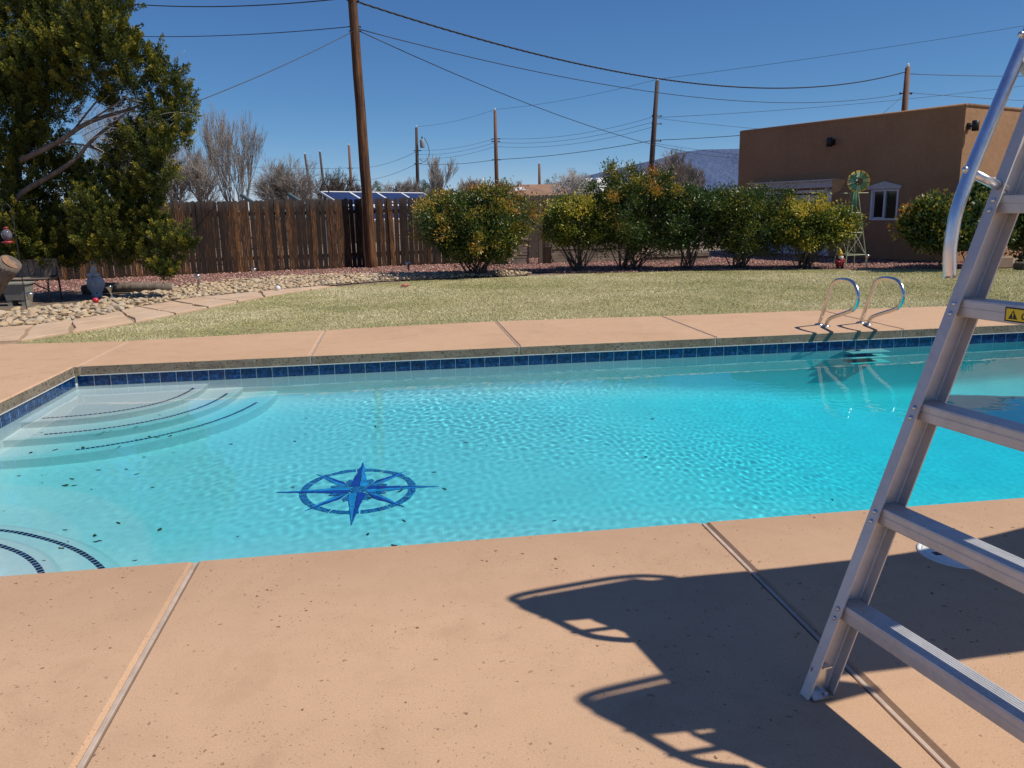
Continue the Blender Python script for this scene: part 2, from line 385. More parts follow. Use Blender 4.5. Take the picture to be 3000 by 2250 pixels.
_V, _F, _t = blades(330000, np.random.default_rng(11))
tag(link('grass', mesh_data('grass', _V, _F, grass_mat(), tone=_t)), 'short dormant tan and green turf covering the lawn', 'grass', kind='stuff')

# gravel bed, bare soil under the tree
ROCK_TOP = [(-9, 12.9), (-6.08, 13.38), (-5.6, 13.69), (-5.17, 14.82), (-4.77, 15.77), (-4.40, 17.19), (-3.43, 18.5), (-2.42, 19.1), (-1.27, 19.2), (.32, 18.9), (1.9, 18.75), (2.9, 18.6)]
PATH_TOP = [(-9, 11.2), (-5.21, 11.41), (-4.64, 11.62), (-4.26, 12.45), (-3.95, 13.88), (-3.37, 14.9), (-2.58, 15.48), (-1.95, 15.95)]
GRAVEL = [(-10, 17.2), (-6.2, 17.0), (-4.6, 17.6)]+ROCK_TOP[6:]+[(4.3, 17.5), (6.3, 17.3), (8.3, 16.8), (10.2, 16.1), (11.9, 15.5), (13.5, 16.6), (11, 24), (5, 24), (-10, 23)]
def gravel_mat(nm, cs, sc=55):
    g = G(nm); v = g.coord()
    vo = g.n('TexVoronoi', Vector=v, Scale=float(sc)); 
    c = g.ramp(g.n('SeparateColor', Color=vo.outputs[1]).outputs[0], cs)
    c = g.mix(g.ramp(vo.outputs[0], [(.35, (0, 0, 0)), (.7, (1, 1, 1))]), c, tuple(np.array(cs[0][1])*.25))
    return g.set(Base__Color=c, Roughness=.9, Normal=g.bump(vo.outputs[0], 1.0, .03))
RED = [(.1, (.30, .13, .10)), (.4, (.45, .215, .165)), (.7, (.58, .32, .25)), (.95, (.68, .48, .39))]
tag(link('gravel_bed', mesh_data('gravel_bed', [(x, y, -.022) for x, y in GRAVEL], [tuple(range(len(GRAVEL)))], gravel_mat('red_gravel_base', RED))), kind='structure')
SOIL = [(-11, 12.9)]+ROCK_TOP[:6]+[(-4.6, 17.6), (-6.2, 17.0), (-11, 17.2)]
tag(link('bare_soil', mesh_data('bare_soil', [(x, y, -.018) for x, y in SOIL], [tuple(range(len(SOIL)))], plain('leaf_litter_soil', (.17, .125, .085), .95, var=.5, sc=9, bump=.6, bd=.02))), kind='structure')
OCT = np.array([(1, 0, 0), (-1, 0, 0), (0, 1, 0), (0, -1, 0), (0, 0, 1), (0, 0, -1)], float)
OCTF = np.array([(0, 2, 4), (2, 1, 4), (1, 3, 4), (3, 0, 4), (2, 0, 5), (1, 2, 5), (3, 1, 5), (0, 3, 5)])
def pebbles(P, s, r, z=-.02, flat=.6):
    n = len(P); A = r.normal(size=(n, 3, 3)); Q, _ = np.linalg.qr(A)
    V = (OCT[None]*(1+.35*r.normal(size=(n, 6, 1)))*s[:, None, None]*r.uniform(.6, 1.2, (n, 1, 3)))@Q
    V[:, :, 2] *= flat; V[:, :, :2] += P[:, None]; V[:, :, 2] += z+s[:, None]*.25
    F = (OCTF[None]+6*np.arange(n)[:, None, None]).reshape(-1, 3)
    return V.reshape(-1, 3), F, np.repeat(r.random(n), 8)
def tone_mat(name, stops, rough=.85, bump=0):
    g = G(name); c = g.ramp(g.n('Attribute', _attribute_name='tone').outputs['Fac'], stops)
    if bump: g.set(Normal=g.bump(g.noise(g.coord(), 30, 5), bump, .02))
    return g.set(Base__Color=c, Roughness=rough)
_r1 = np.random.default_rng(5)
_P = scatter(GRAVEL, 21000, _r1); _V, _F, _t = pebbles(_P, _r1.uniform(.014, .03, len(_P)), _r1)
tag(link('gravel', mesh_data('gravel', _V, _F, tone_mat('red_gravel', RED), tone=_t)), 'loose red crushed gravel between lawn and wooden fence', 'gravel', kind='stuff')

# river stones along the path
def rock_mat():
    g = G('river_stone'); ob = g.n('ObjectInfo').outputs['Random']; v = g.coord(rnd=40)
    base = g.ramp(ob, [(0, (.48, .33, .17)), (.2, (.58, .43, .25)), (.4, (.38, .25, .15)), (.55, (.60, .50, .36)), (.7, (.33, .28, .24)), (.82, (.52, .34, .17)), (1, (.62, .53, .40))])
    c = g.mix(.5, base, g.ramp(g.noise(v, 14, 6, .7), [(.3, (.28, .19, .11)), (.7, (.62, .49, .33))]))
    return g.set(Base__Color=c, Roughness=.8, Normal=g.bump(g.noise(v, 25, 5), .4, .012))
M_ROCK = rock_mat()
def rock_mesh(i):
    r = np.random.default_rng(100+i); bm = bmesh.new(); bmesh.ops.create_icosphere(bm, subdivisions=2, radius=1)
    dirs = r.normal(size=(14, 3)); dirs /= np.linalg.norm(dirs, axis=1)[:, None]; cut = r.uniform(.45, .85, 14)
    for v in bm.verts:
        p = np.array(v.co); 
        for d, k in zip(dirs, cut):
            e = p@d
            if e > k: p = p-d*(e-k)
        v.co = Vector(p*[1, .75, .5])
    V = np.array([v.co[:] for v in bm.verts]); bm.verts.index_update(); F = [tuple(v.index for v in f.verts) for f in bm.faces]; bm.free()
    return mesh_data('stone', V, F, M_ROCK)
ROCKS = [rock_mesh(i) for i in range(9)]
BAND = PATH_TOP+[(-1.5, 16.35), (-.3, 17.15), (.6, 17.2), (1.7, 17.3), (2.9, 17.5)]+ROCK_TOP[:0:-1]
BAND = [q for q in BAND if q[0] > -8]
rock_bed = tag(link('stone_bed', mesh_data('stone_bed', [(x, y, -.014) for x, y in BAND], [tuple(range(len(BAND)))], plain('gritty_sand', (.34, .27, .19), .95, var=.3, sc=12, bump=.5))), kind='structure')
_r2 = np.random.default_rng(21)
_C = scatter(BAND, 9000, _r2); _acc = []
for q in _C:
    dd = q[1]
    s = _r2.uniform(.036, .090)*(1.0 if q[1] > 14 else 1.15)
    if all((q[0]-a[0])**2+(q[1]-a[1])**2 > ((s+a[2])*.72)**2 for a in _acc): _acc.append((q[0], q[1], s))
    if len(_acc) > 1900: break
_acc.sort(key=lambda a: (-a[2]/a[1]))
def rock_T(a, r): return Matrix.Translation((a[0], a[1], a[2]*r.uniform(.15, .34)))@Matrix.Rotation(r.uniform(0, 6.28), 4, 'Z')@Matrix.Rotation(r.normal(0, .3), 4, 'X')@Matrix.Scale(a[2], 4)
for i, a in enumerate(_acc[:300]):
    o = link('stone', ROCKS[i % 9], rock_bed); o.matrix_local = rock_T(a, _r2)
_vs, _fs, _n, _tn = [], [], 0, []
for i, a in enumerate(_acc[300:]):
    me = ROCKS[i % 9]; co = np.zeros(len(me.vertices)*3); me.vertices.foreach_get('co', co); co = co.reshape(-1, 3)
    T = np.array(rock_T(a, _r2)); _vs.append(co@T[:3, :3].T+T[:3, 3])
    fi = np.zeros(len(me.polygons)*3, int); me.loops.foreach_get('vertex_index', fi); _fs.append(fi.reshape(-1, 3)+_n); _n += len(co); _tn += [_r2.random()]*len(me.polygons)
_o = part('loose_stones', (np.concatenate(_vs), np.concatenate(_fs)), tone_mat('small_river_stone', [(0, (.38, .26, .15)), (.25, (.56, .42, .25)), (.5, (.38, .29, .21)), (.75, (.60, .48, .33)), (1, (.48, .31, .16))], .8, .4), rock_bed, tone=_tn)
_o['kind'] = 'stuff'

# flagstone path between the lawn and the stones
path = tag(link('path', mesh_data('path', [(x, y, -.016) for x, y in PATH_TOP+[(-1.2, 16.3)]+LAWN_FAR[6::-1]+[(-9, 9.9)]], [tuple(range(len(PATH_TOP)+1+7+1))], plain('path_sand', (.33, .235, .15), .95, var=.25, sc=10, bump=.4))), kind='structure')
def flag_mat():
    g = G('sandstone_flag'); v = g.coord(); ob = g.n('ObjectInfo').outputs['Random']
    c = g.ramp(g.noise(v, 2.2, 6, .6), [(.3, (.46, .30, .185)), (.6, (.60, .415, .27)), (.8, (.64, .48, .34))])
    c = g.mix(g.math('MULTIPLY', ob, .4), c, (.56, .43, .31))
    return g.set(Base__Color=c, Roughness=.85, Normal=g.bump(g.noise(v, 9, 6), .35, .015))
M_FLAG = flag_mat()
def poly_at(pl, t):
    P = np.asarray(pl, float); L = np.r_[0, np.cumsum(np.linalg.norm(np.diff(P, axis=0), axis=1))]; L /= L[-1]
    return np.array([np.interp(t, L, P[:, 0]), np.interp(t, L, P[:, 1])])
_in = [(-8, 9.95), (-6, 9.9), (-4.46, 9.95), (-4.23, 10.4), (-3.68, 11.15), (-3.28, 12.1), (-2.63, 13.7), (-1.97, 15.05), (-1.15, 16.1)]
_outp = [(-8, 11.15), (-6.4, 11.2), (-5.3, 11.3), (-4.72, 11.6), (-4.30, 12.4), (-3.98, 13.8), (-3.42, 14.8), (-2.63, 15.4), (-1.5, 16.25)]
_cuts = np.linspace(0, 1, 13); _r3 = np.random.default_rng(9)
_ci = np.clip(_cuts+_r3.normal(0, .012, 13), 0, 1); _co = np.clip(_cuts+_r3.normal(0, .012, 13), 0, 1); _cm = np.clip(_cuts+_r3.normal(0, .02, 13), 0, 1); _sp = _r3.uniform(.38, .62, 13)
for i in range(12):
    def pt(j, s):
        a = poly_at(_in, _ci[j]); b = poly_at(_outp, _co[j]); return a+(b-a)*s
    for s0, s1, e0, e1 in ((0, _sp[i], 0, _sp[i+1]), (_sp[i], 1, _sp[i+1], 1)):
        a, b, c, d = pt(i, s0), pt(i+1, e0), pt(i+1, e1), pt(i, s1)
        poly = [a, (a+b)/2+_r3.normal(0, .02, 2), b, (b+c)/2+_r3.normal(0, .03, 2), c, (c+d)/2+_r3.normal(0, .02, 2), d, (d+a)/2+_r3.normal(0, .03, 2)]
        part('flagstone', prism(inset(poly, .018), -.03, _r3.uniform(.006, .014), .006), M_FLAG, path)

# ------------------------------------------------------------------ deck slabs, pool
X0, X1, Y0, Y1 = -3.110, 9.6, 3.235, 8.153
TOPZ = -.098; WZ = -.20
deck = thing('deck', None, None, kind='structure')
def slab(poly, z0=-.096):
    V, F = prism(poly, z0, 0, .012); n = len(poly); mi = [1]*n+[0]*n+[1, 0]
    part('slab', (V, F), None, deck, mats=[M_DECK, M_COPE], midx=mi)
def strip(a, b, w=.016, z=-.006):
    a, b = np.array(a, float), np.array(b, float); d = (b-a)/np.linalg.norm(b-a); n = np.array([-d[1], d[0]])*w/2
    part('joint_strip', prism([a-n, b-n, b+n, a+n], -.090, z, .002), M_JOINT, deck)
GAP = .011
_nx = [-9.6, -7.41, -5.23, -3.05, -.873, 1.305, 3.48, 5.66, 7.84, 10.0, 12.2]
for a, b in zip(_nx[:-1], _nx[1:]):
    slab([(a+GAP, -3.4), (b-GAP, -3.4), (b-GAP, Y0), (a+GAP, Y0)]); strip((b, -3.4), (b, Y0-.004))
_fx = [-3.06, -.89, 1.23, 3.367, 5.54, 7.7, 9.85, 12.2]
_dfx, _dfy = zip(*DECK_FAR)
for i, (a, b) in enumerate(zip(_fx[:-1], _fx[1:])):
    xs = np.linspace(b-GAP, a+GAP, 7)
    slab([(a+GAP, Y1), (b-GAP, Y1)]+[(x, np.interp(x, _dfx, _dfy)) for x in xs]); strip((b, Y1+.004), (b, np.interp(b, _dfx, _dfy)-.01))
strip((-3.06, Y1+.004), (-3.06, 9.70))
_ly = [Y0+GAP*2, 5.7, 8.115]
for a, b in zip(_ly[:-1], _ly[1:]):
    for c, d in ((-5.3, X0), (-9.6, -5.3)):
        slab([(c+GAP, a+GAP), (d-(0 if d == X0 else GAP), a+GAP), (d-(0 if d == X0 else GAP), b-GAP), (c+GAP, b-GAP)])
    strip((-9.6, b), (X0-.004, b)); strip((-5.3, a), (-5.3, b))
slab([(-9.6, 8.115+GAP), (-3.06-GAP, 8.115+GAP), (-3.06-GAP, 9.70), (-3.76, 9.75), (-4.42, 9.86), (-9.6, 9.86)])
for c, d in ((9.6, 12.2),): slab([(c, Y0+.03), (d, Y0+.03), (d, Y1-.03), (c, Y1-.03)])
part('slab_bed', join(box((-6.4, 3.3, -.13), (6.5, 13.1, .062)), box((4.5, -.1, -.13), (15.2, 6.6, .062)), box((4.5, 9.08, -.13), (15.2, 1.76, .062))), M_COPE, deck)

def floor_z(x):
    x = np.asarray(x, float); a = -1.1-.036*(np.minimum(x, 1.0)+3.11); t = np.clip((x-1.0)/4.4, 0, 1)
    return a-1.15*(t*t*(3-2*t))
pool = thing('pool', None, None, kind='structure')
_xs = np.r_[np.linspace(X0-.017, 1, 12), np.linspace(1.2, 5.4, 22), X1]; WY0, WY1 = Y0-.017, Y1+.017
_V, _F = [], []
for x in _xs:
    z = float(floor_z(x)); prof = [(WY0, -.098), (WY0, -.235), (WY0, z+.30), (WY0+.03, z+.15), (WY0+.10, z+.05), (WY0+.25, z), (WY1-.25, z), (WY1-.10, z+.05), (WY1-.03, z+.15), (WY1, z+.30), (WY1, -.235), (WY1, -.098)]
    _V += [(x, y, zz) for y, zz in prof]
_k = 12
_F = [(i*_k+j, i*_k+j+1, (i+1)*_k+j+1, (i+1)*_k+j) for i in range(len(_xs)-1) for j in range(_k-1)]
_F += [tuple(range(_k-1, -1, -1)), tuple((len(_xs)-1)*_k+j for j in range(_k))]
_mi = [1 if (f[0] % _k) in (0, 10) else 0 for f in _F[:-2]]+[0, 0]
basin = part('basin', (_V, _F), None, pool, True, mats=[M_PLASTER, M_GROUT], midx=_mi)
RECV = [basin]
# corner steps with a navy mosaic line on every nosing
STEPS = ((1.27, 2.7, -.40), (1.60, 2.45, -.63), (1.94, 2.15, -.86))
def step_r(r, n, th): return r/(abs(math.cos(th))**n+abs(math.sin(th))**n)**(1/n)
def corner_steps(cx, cy, sx, sy):
    for k, (r, ex, z) in enumerate(STEPS):
        th = np.linspace(0, math.pi/2, 34); pt = lambda t, d: (cx+sx*(step_r(r, ex, t)+d)*math.cos(t), cy+sy*(step_r(r, ex, t)+d)*math.sin(t))
        o = part('step', prism([(cx, cy)]+[pt(t, 0) for t in th], -1.35, z, .03), M_PLASTER, pool); RECV.append(o)
        ta, tb = ((.19, .14), (.20, .20), (.27, .34))[k]; tb = math.pi/2-tb; m = int(r*(tb-ta)/.036); mv = []
        for i in range(m):
            t0 = ta+(tb-ta)*i/m; t1 = ta+(tb-ta)*(i+.80)/m; mv.append(prism([pt(t, d) for d, t in ((-.106, t0), (-.076, t0), (-.076, t1), (-.106, t1))], z-.004, z+.003))
        RECV.append(part('mosaic_line', join(*mv), M_NAVY, o))
corner_steps(X0-.06, Y1+.06, 1, -1); corner_steps(X0-.06, Y0-.06, 1, 1)
# waterline tiles
TP = .153
tile_me = mesh_data('tile', *bbox((0, 0, -.074), (.1465, .006, .146), None, .002), M_TILE)
for i in range(82):
    x = X0+TP*(i+.5)
    RECV.append(link('tile', tile_me, pool, (x, WY1, TOPZ-.001)))
for i in range(32):
    RECV.append(link('tile', tile_me, pool, (X0-.017, Y1+.004-TP*(i+.5), TOPZ-.001), (0, 0, math.pi/2)))
part('grout_bead', join(box(((X0+X1)/2, WY1-.010, -.1005), (X1-X0, .020, .008)), box((X0-.008, (Y0+Y1)/2, -.1005), (.018, Y1-Y0, .008))), M_GROUT, pool)

# compass mosaic set in the floor
CX, CY = -.341, 5.548
zf = lambda x, y: float(floor_z(x))
comp = thing('compass_mosaic', 'blue tile compass rose mosaic set in the shallow pool floor', 'mosaic', (CX, CY, float(floor_z(CX))))
def cpiece(name, pts, mat, rot=0.0, dz=0.0, g=.005):
    a = rot-.035; P = [(CX+x*math.cos(a)-y*math.sin(a), CY+x*math.sin(a)+y*math.cos(a)) for x, y in pts]
    RECV.append(part(name, prism(inset(P, g), .001+dz, .008+dz, 0, zf), mat, comp, world=True))
for k in range(12):
    t = np.linspace(k, k+1, 6)*math.pi/6+.1
    cpiece('ring_tile', [(.415*math.cos(a), .415*math.sin(a)) for a in t]+[(.352*math.cos(a), .352*math.sin(a)) for a in t[::-1]], M_SPECK, 0, 0, .006)
for k in range(8):
    a = math.pi/8+k*math.pi/4
    cpiece('filler_tile', [(.07, -.035), (.18, -.038), (.225, 0), (.18, .038), (.07, .035)], M_SPECK, a, .001)
for k in range(4):
    a = math.pi/4+k*math.pi/2
    cpiece('short_ray', [(.10, 0), (.20, .036), (.47, 0)], M_AZURE if k % 2 else M_COBALT, a, .004, .003); cpiece('short_ray', [(.10, 0), (.47, 0), (.20, -.036)], M_COBALT if k % 2 else M_AZURE, a, .004, .003)
for k in range(4):
    a = k*math.pi/2
    for s, m in ((1, M_COBALT), (-1, M_AZURE)):
        cpiece('long_ray', [(.035, 0), (.072, s*.064), (.30, s*.035), (.30, 0)], m, a, .007, .003)
        cpiece('long_ray', [(.30, 0), (.30, s*.035), (.575, 0)], m, a, .007, .003)
cpiece('hub_tile', [(.062*math.cos(t), .062*math.sin(t)) for t in np.linspace(0, 6.28, 17)[:-1]], M_SPECK, 0, .012, .002)

# water surface
def water_mat():
    g = G('pool_water'); d = g.n('Attribute', _attribute_name='depth').outputs['Fac']
    ch = [g.math('POWER', b, g.math('MULTIPLY', g.math('POWER', d, e), 2.4)) for b, e in ((.51, 1.45), (.968, 1.0), (.999, 1.0))]
    c = g.n('CombineColor', Red=ch[0], Green=ch[1], Blue=ch[2])
    g.b.inputs['Transmission Weight'].default_value = 1.0
    return g.set(Base__Color=c, Roughness=0.0, IOR=1.333)
_wx = np.arange(X0-.02, X1+.02, .0175); _wy = np.arange(WY0-.004, WY1+.02, .0175)
_X, _Y = np.meshgrid(_wx, _wy); _Z = np.full_like(_X, WZ); _rw = np.random.default_rng(3)
pat = .55+.45*np.sin(_X*1.3+.8*np.sin(_Y*1.1))*np.cos(_Y*1.7+.6*np.sin(_X*.9)); act = np.exp(-((_X-1.6)/2.2)**2)*np.clip((_Y-3)/2.5, .5, 1)
for k in range(46):
    lam = .056*2.7**_rw.random()**1.4; th = _rw.normal(.9, .9); A = .000030*(lam/.1)**.7
    _Z += A*np.sin(2*math.pi/lam*(_X*math.cos(th)+_Y*math.sin(th)+.03*np.sin(_X*2.3+_Y*1.7+k))+_rw.random()*6.28)*(.16+2.1*act*pat)
for k in range(14):
    lam = .35*2.5**_rw.random(); th = _rw.random()*6.28
    _Z += .00007*(lam/.4)*np.sin(2*math.pi/lam*(_X*math.cos(th)+_Y*math.sin(th))+_rw.random()*6.28)
_ny, _nxx = _X.shape
_id = np.arange(_ny*_nxx).reshape(_ny, _nxx)
_F = np.stack([_id[:-1, :-1], _id[:-1, 1:], _id[1:, 1:], _id[1:, :-1]], -1).reshape(-1, 4)
_me = mesh_data('water', np.stack([_X, _Y, _Z], -1).reshape(-1, 3), _F, water_mat(), True)
dep = WZ-floor_z(_X)
for cy in (Y1, Y0):
    rr = np.hypot(_X-X0, _Y-cy)
    tt = np.arctan2(np.abs(_Y-cy), np.abs(_X-X0))
    for r, ex, z in STEPS[::-1]: dep = np.where(rr < r/(np.cos(tt)**ex+np.sin(tt)**ex)**(1/ex)+.02, np.minimum(dep, WZ-z), dep)
for wd in (_Y-Y0, Y1-_Y, _X-X0, X1-_X): dep = dep*(.22+.78*np.clip((wd+.02)/.8, 0, 1))
from functools import reduce
dep = np.maximum(dep, .27)
for _ in range(3): dep[1:-1, 1:-1] = (dep[1:-1, 1:-1]*2+dep[:-2, 1:-1]+dep[2:, 1:-1]+dep[1:-1, :-2]+dep[1:-1, 2:])/6
_a = _me.attributes.new('depth', 'FLOAT', 'POINT'); _a.data.foreach_set('value', dep.astype(np.float32).ravel())
water = tag(link('water', _me), kind='structure'); water.cycles.is_caustics_caster = True

# three white wall treads below the grab rails
for i, z in enumerate((-.31, -.60, -.89)):
    o = solo('pool_step_tread', bbox((5.09, WY1-.085, z), (.46, .18, .035), None, .010, 2), plain('bright_white_tread', (.90, .91, .88), .4, var=.03), ['white underwater wall tread just below the waterline tiles', 'white underwater wall tread, middle one under the grab rails', 'white underwater wall tread, deepest one under the grab rails'][i], 'pool step', 'underwater wall treads', base=(5.09, WY1-.085, z))
    RECV.append(o)
# leaves lying on the pool floor
_rl = np.random.default_rng(12)
leaf_me = []
for k in range(3):
    t = np.linspace(0, 1, 7); w = .011*np.sin(math.pi*t)**.8*(1+.3*k); x = (t-.5)*.062
    V = [(a, b, .006*math.sin(3*a*60)+.004) for a, b in zip(x, w)]+[(a, -b, .006*math.sin(3*a*60)+.004) for a, b in zip(x, w)]+[(a, 0, .010+.004*k) for a in x]
    F = [(i, i+1, 14+i+1, 14+i) for i in range(6)]+[(14+i, 14+i+1, 7+i+1, 7+i) for i in range(6)]
    leaf_me.append(mesh_data('leaf', V, F, plain('dead_leaf_%d' % k, [(.10, .06, .02), (.05, .035, .018), (.16, .11, .03)][k], .7)))
_lp = [(-2.95+abs(_rl.normal(0, .9)), _rl.uniform(3.6, 6.9)) for _ in range(46)]+[(_rl.uniform(-2.2, .6), _rl.uniform(4.0, 7.4)) for _ in range(30)]+[(_rl.uniform(.5, 5), _rl.uniform(4, 7.6)) for _ in range(9)]
for i, (x, y) in enumerate(_lp):
    rr = min(math.hypot(x-X0, y-Y1), math.hypot(x-X0, y-Y0)); z = float(floor_z(x))
    tt = math.atan2(min(abs(y-Y1), abs(y-Y0)), x-X0)
    for r, ex, zz in STEPS[::-1]:
        if rr < step_r(r, ex, tt): z = zz
    if math.hypot(x-CX, y-CY) < .5: z += .015
    o = link('fallen_leaf', leaf_me[i % 3], None, (x, y, z+.003), (0, 0, _rl.random()*6.28)); s = _rl.uniform(.28, .80); o.scale = (s, s, s)
    where = 'on an underwater corner step' if z in (-.40, -.63, -.86) else 'beside the compass mosaic' if math.hypot(x-CX, y-CY) < .95 else 'on the deep slope of the pool floor' if x > 1.0 else 'on the shallow pool floor near the steps' if x < -1.3 else 'on the open shallow pool floor'
    tag(o, '%s dead leaf lying %s' % (('brown', 'dark blackish', 'yellowish brown')[i % 3], where), 'leaf', 'dead leaves on the pool floor'); RECV.append(o)
for o in RECV: o.cycles.is_caustics_receiver = True

# grab rails
def grab_rail(x, label):
    t = thing('grab_rail', label, 'grab rail', (x, 8.63, 0), 'grab rails on the far pool edge')
    P = [(0, .075, -.03), (0, .06, .03), (0, -.135, .43), (0, -.20, .515), (0, -.30, .552), (0, -.47, .560), (0, -.60, .53), (0, -.675, .45), (0, -.685, .355), (0, -.63, .27), (0, -.53, .225), (0, -.22, .125), (0, -.12, .075), (0, -.075, .01), (0, -.07, -.03)]
    part('tube', tube(curve(P, 6), .0215, 14), M_STEEL, t, True)
    for y in (.072, -.072): part('escutcheon', lathe([(.052, 0), (.052, .006), (.036, .016), (.024, .018)], 18, (0, y, .0005)), M_STEEL, t, True)
grab_rail(4.85, 'bent stainless grab rail, the one farther from the slide ladder'); grab_rail(5.37, 'bent stainless grab rail, the one closer to the slide ladder')

# round access lid in the deck
t = thing('access_lid', 'round pale plastic skimmer lid set flush in the near deck', 'lid', (2.17, 2.72, 0))
part('rim', lathe([(.150, -.004), (.150, .004), (.136, .005), (.134, .001)], 40), M_WHITEP, t, True)
lid = part('lid', lathe([(.131, -.002), (.131, .0035), (.127, .005), (.02, .0055)], 40), M_WHITEP, t)
part('finger_slot', prism([(-.105, -.012), (-.075, -.012), (-.075, .016), (-.105, .016)], .004, .0065), M_BLACK, lid)

# ------------------------------------------------------------------ pool slide with its ladder
A_R = math.radians(-9.8); RD = np.array([math.sin(A_R), math.cos(A_R), 0]); CD = np.array([RD[1], -RD[0], 0]); ZD = np.array([0, 0, 1.0])
FOOT = np.array([1.089, 1.938, 0]); LW = .69; SL = math.radians(69.6)
TD = CD*math.cos(SL)+ZD*math.sin(SL); QD = CD*math.sin(SL)-ZD*math.cos(SL)
slide = thing('pool_slide', 'tall pool slide with an aluminium ladder standing on the near deck', 'pool slide', FOOT)
def L3(a, off, z): return FOOT+CD*a+RD*off+ZD*z
STR = 1.64
def channel(off, inner):            # C section, open towards the other stringer; inner = -1 or +1 along RD
    w, d, th = .036, .084, .0045
    prof = [(0, 0), (w, 0), (w, th), (th*1.6, th), (th*1.1, th*1.6), (th, d-th*1.6), (th*1.6, d-th), (w, d-th), (w, d), (0, d)]
    V = []
    for s in (0, STR/math.sin(SL)):
        for a, b in prof:
            p = FOOT+RD*(off+inner*a)+QD*b+TD*s
            if s == 0: p = p-TD*((p[2]-.002)/TD[2])
            V.append(p)
    n = len(prof); F = [(j, (j+1) % n, n+(j+1) % n, n+j) for j in range(n)]+[(0, 1, 2, 3), (0, 3, 4, 5), (0, 5, 6, 9), (6, 7, 8, 9), (n, n+3, n+2, n+1), (n, n+5, n+4, n+3), (n, n+9, n+6, n+5), (n+6, n+9, n+8, n+7)]
    return np.array(V), F
st1 = part('stringer', channel(0, -1), M_ALU, slide, world=True)
st2 = part('stringer', channel(-LW, 1), M_ALU, slide, world=True)
ax = np.stack([CD, RD, ZD])
TZ = [.272, .548, .836, 1.118, 1.39]
riv = lathe([(.0068, 0), (.0064, .002), (.0045, .004), (.001, .005)], 10)
for i, z in enumerate(TZ):
    a = z/math.tan(SL)+.007
    c = L3(a+.034, -LW/2, z-.024); ln = LW-.012
    gro = [(-.034, -.024), (.034, -.024), (.034, .0215)]
    pr = [(-.034, -.023), (.034, -.023), (.034, .0215)]
    k = 9
    for j in range(k): 
        x0 = .034-.068*(j+.15)/k; x1 = .034-.068*(j+.85)/k; pr += [(x0, .024), (x1, .024), (.034-.068*(j+1)/k+.0003, .0215)]
    pr += [(-.0345, .020), (-.0355, .006), (-.0345, .004), (-.0345, .003), (-.0355, .001), (-.0355, -.020)]
    n = len(pr); V = [c+CD*p[0]+ZD*p[1]+RD*s*ln/2 for s in (-1, 1) for p in pr]
    F = [(j, (j+1) % n, n+(j+1) % n, n+j) for j in range(n)]+[tuple(range(n)), tuple(range(2*n-1, n-1, -1))]
    part('tread', (V, F), M_ALU, slide, world=True)
    for sgn, off, stt in ((1, -.019, st1), (-1, -LW+.019, st2)):
        for dz in (.0, -.027):
            p = FOOT+RD*off+TD*((z-.012+dz)/math.sin(SL))
            R = np.stack([RD, TD, -QD]); part('rivet', (riv[0]@R+p, riv[1]), M_RIVET, stt, True, world=True)
# foot brackets
for off, s in ((-.002, -1), (-LW+.002, 1)):
    b = part('foot_bracket', join(box(L3(.044, off+s*.024, .0045), (.064, .044, .005), ax), box(L3(.052, off+s*.0075, .045), (.05, .005, .08), ax)), M_RIVET, slide, world=True)
    for dx in (.02, .062): part('bolt', lathe([(.008, .006), (.008, .011), (.005, .013)], 8, L3(dx, off+s*.028, 0)), M_RIVET, b, world=True)
    part('ledge', box(L3(.066, off+s*.018, .087), (.030, .022, .004), ax), M_RIVET, b, world=True)
# hand rails, bent at the lower end and looped over the flume at the top
def handrail(off):
    P = [(.390, 1.178), (.382, 1.243), (.384, 1.297), (.394, 1.359), (.427, 1.455), (.489, 1.602), (.559, 1.764), (.62, 1.90), (.71, 2.12), (.755, 2.22), (.80, 2.265), (.87, 2.29), (1.02, 2.30), (1.18, 2.30), (1.26, 2.275), (1.30, 2.22), (1.31, 2.10)]
    h = part('handrail', tube(curve([L3(a, off, z) for a, z in P], 6), .0168, 14), M_RAIL, slide, True, world=True)
    for (a0, z0), (a1, z1) in (((.425, 1.452), (.552, 1.405)), ((.568, 1.79), (.68, 1.745))):
        part('stub', tube([L3(a0, off, z0), L3(a1, off, z1)], .0125, 12), M_RAIL, h, True, world=True)
        part('bolt', ball(L3(a0-.0175, off, z0+.006), (.0085, .0085, .0085), 10, 6), M_RIVET, h, True, world=True)
handrail(-.017); handrail(-LW+.017)
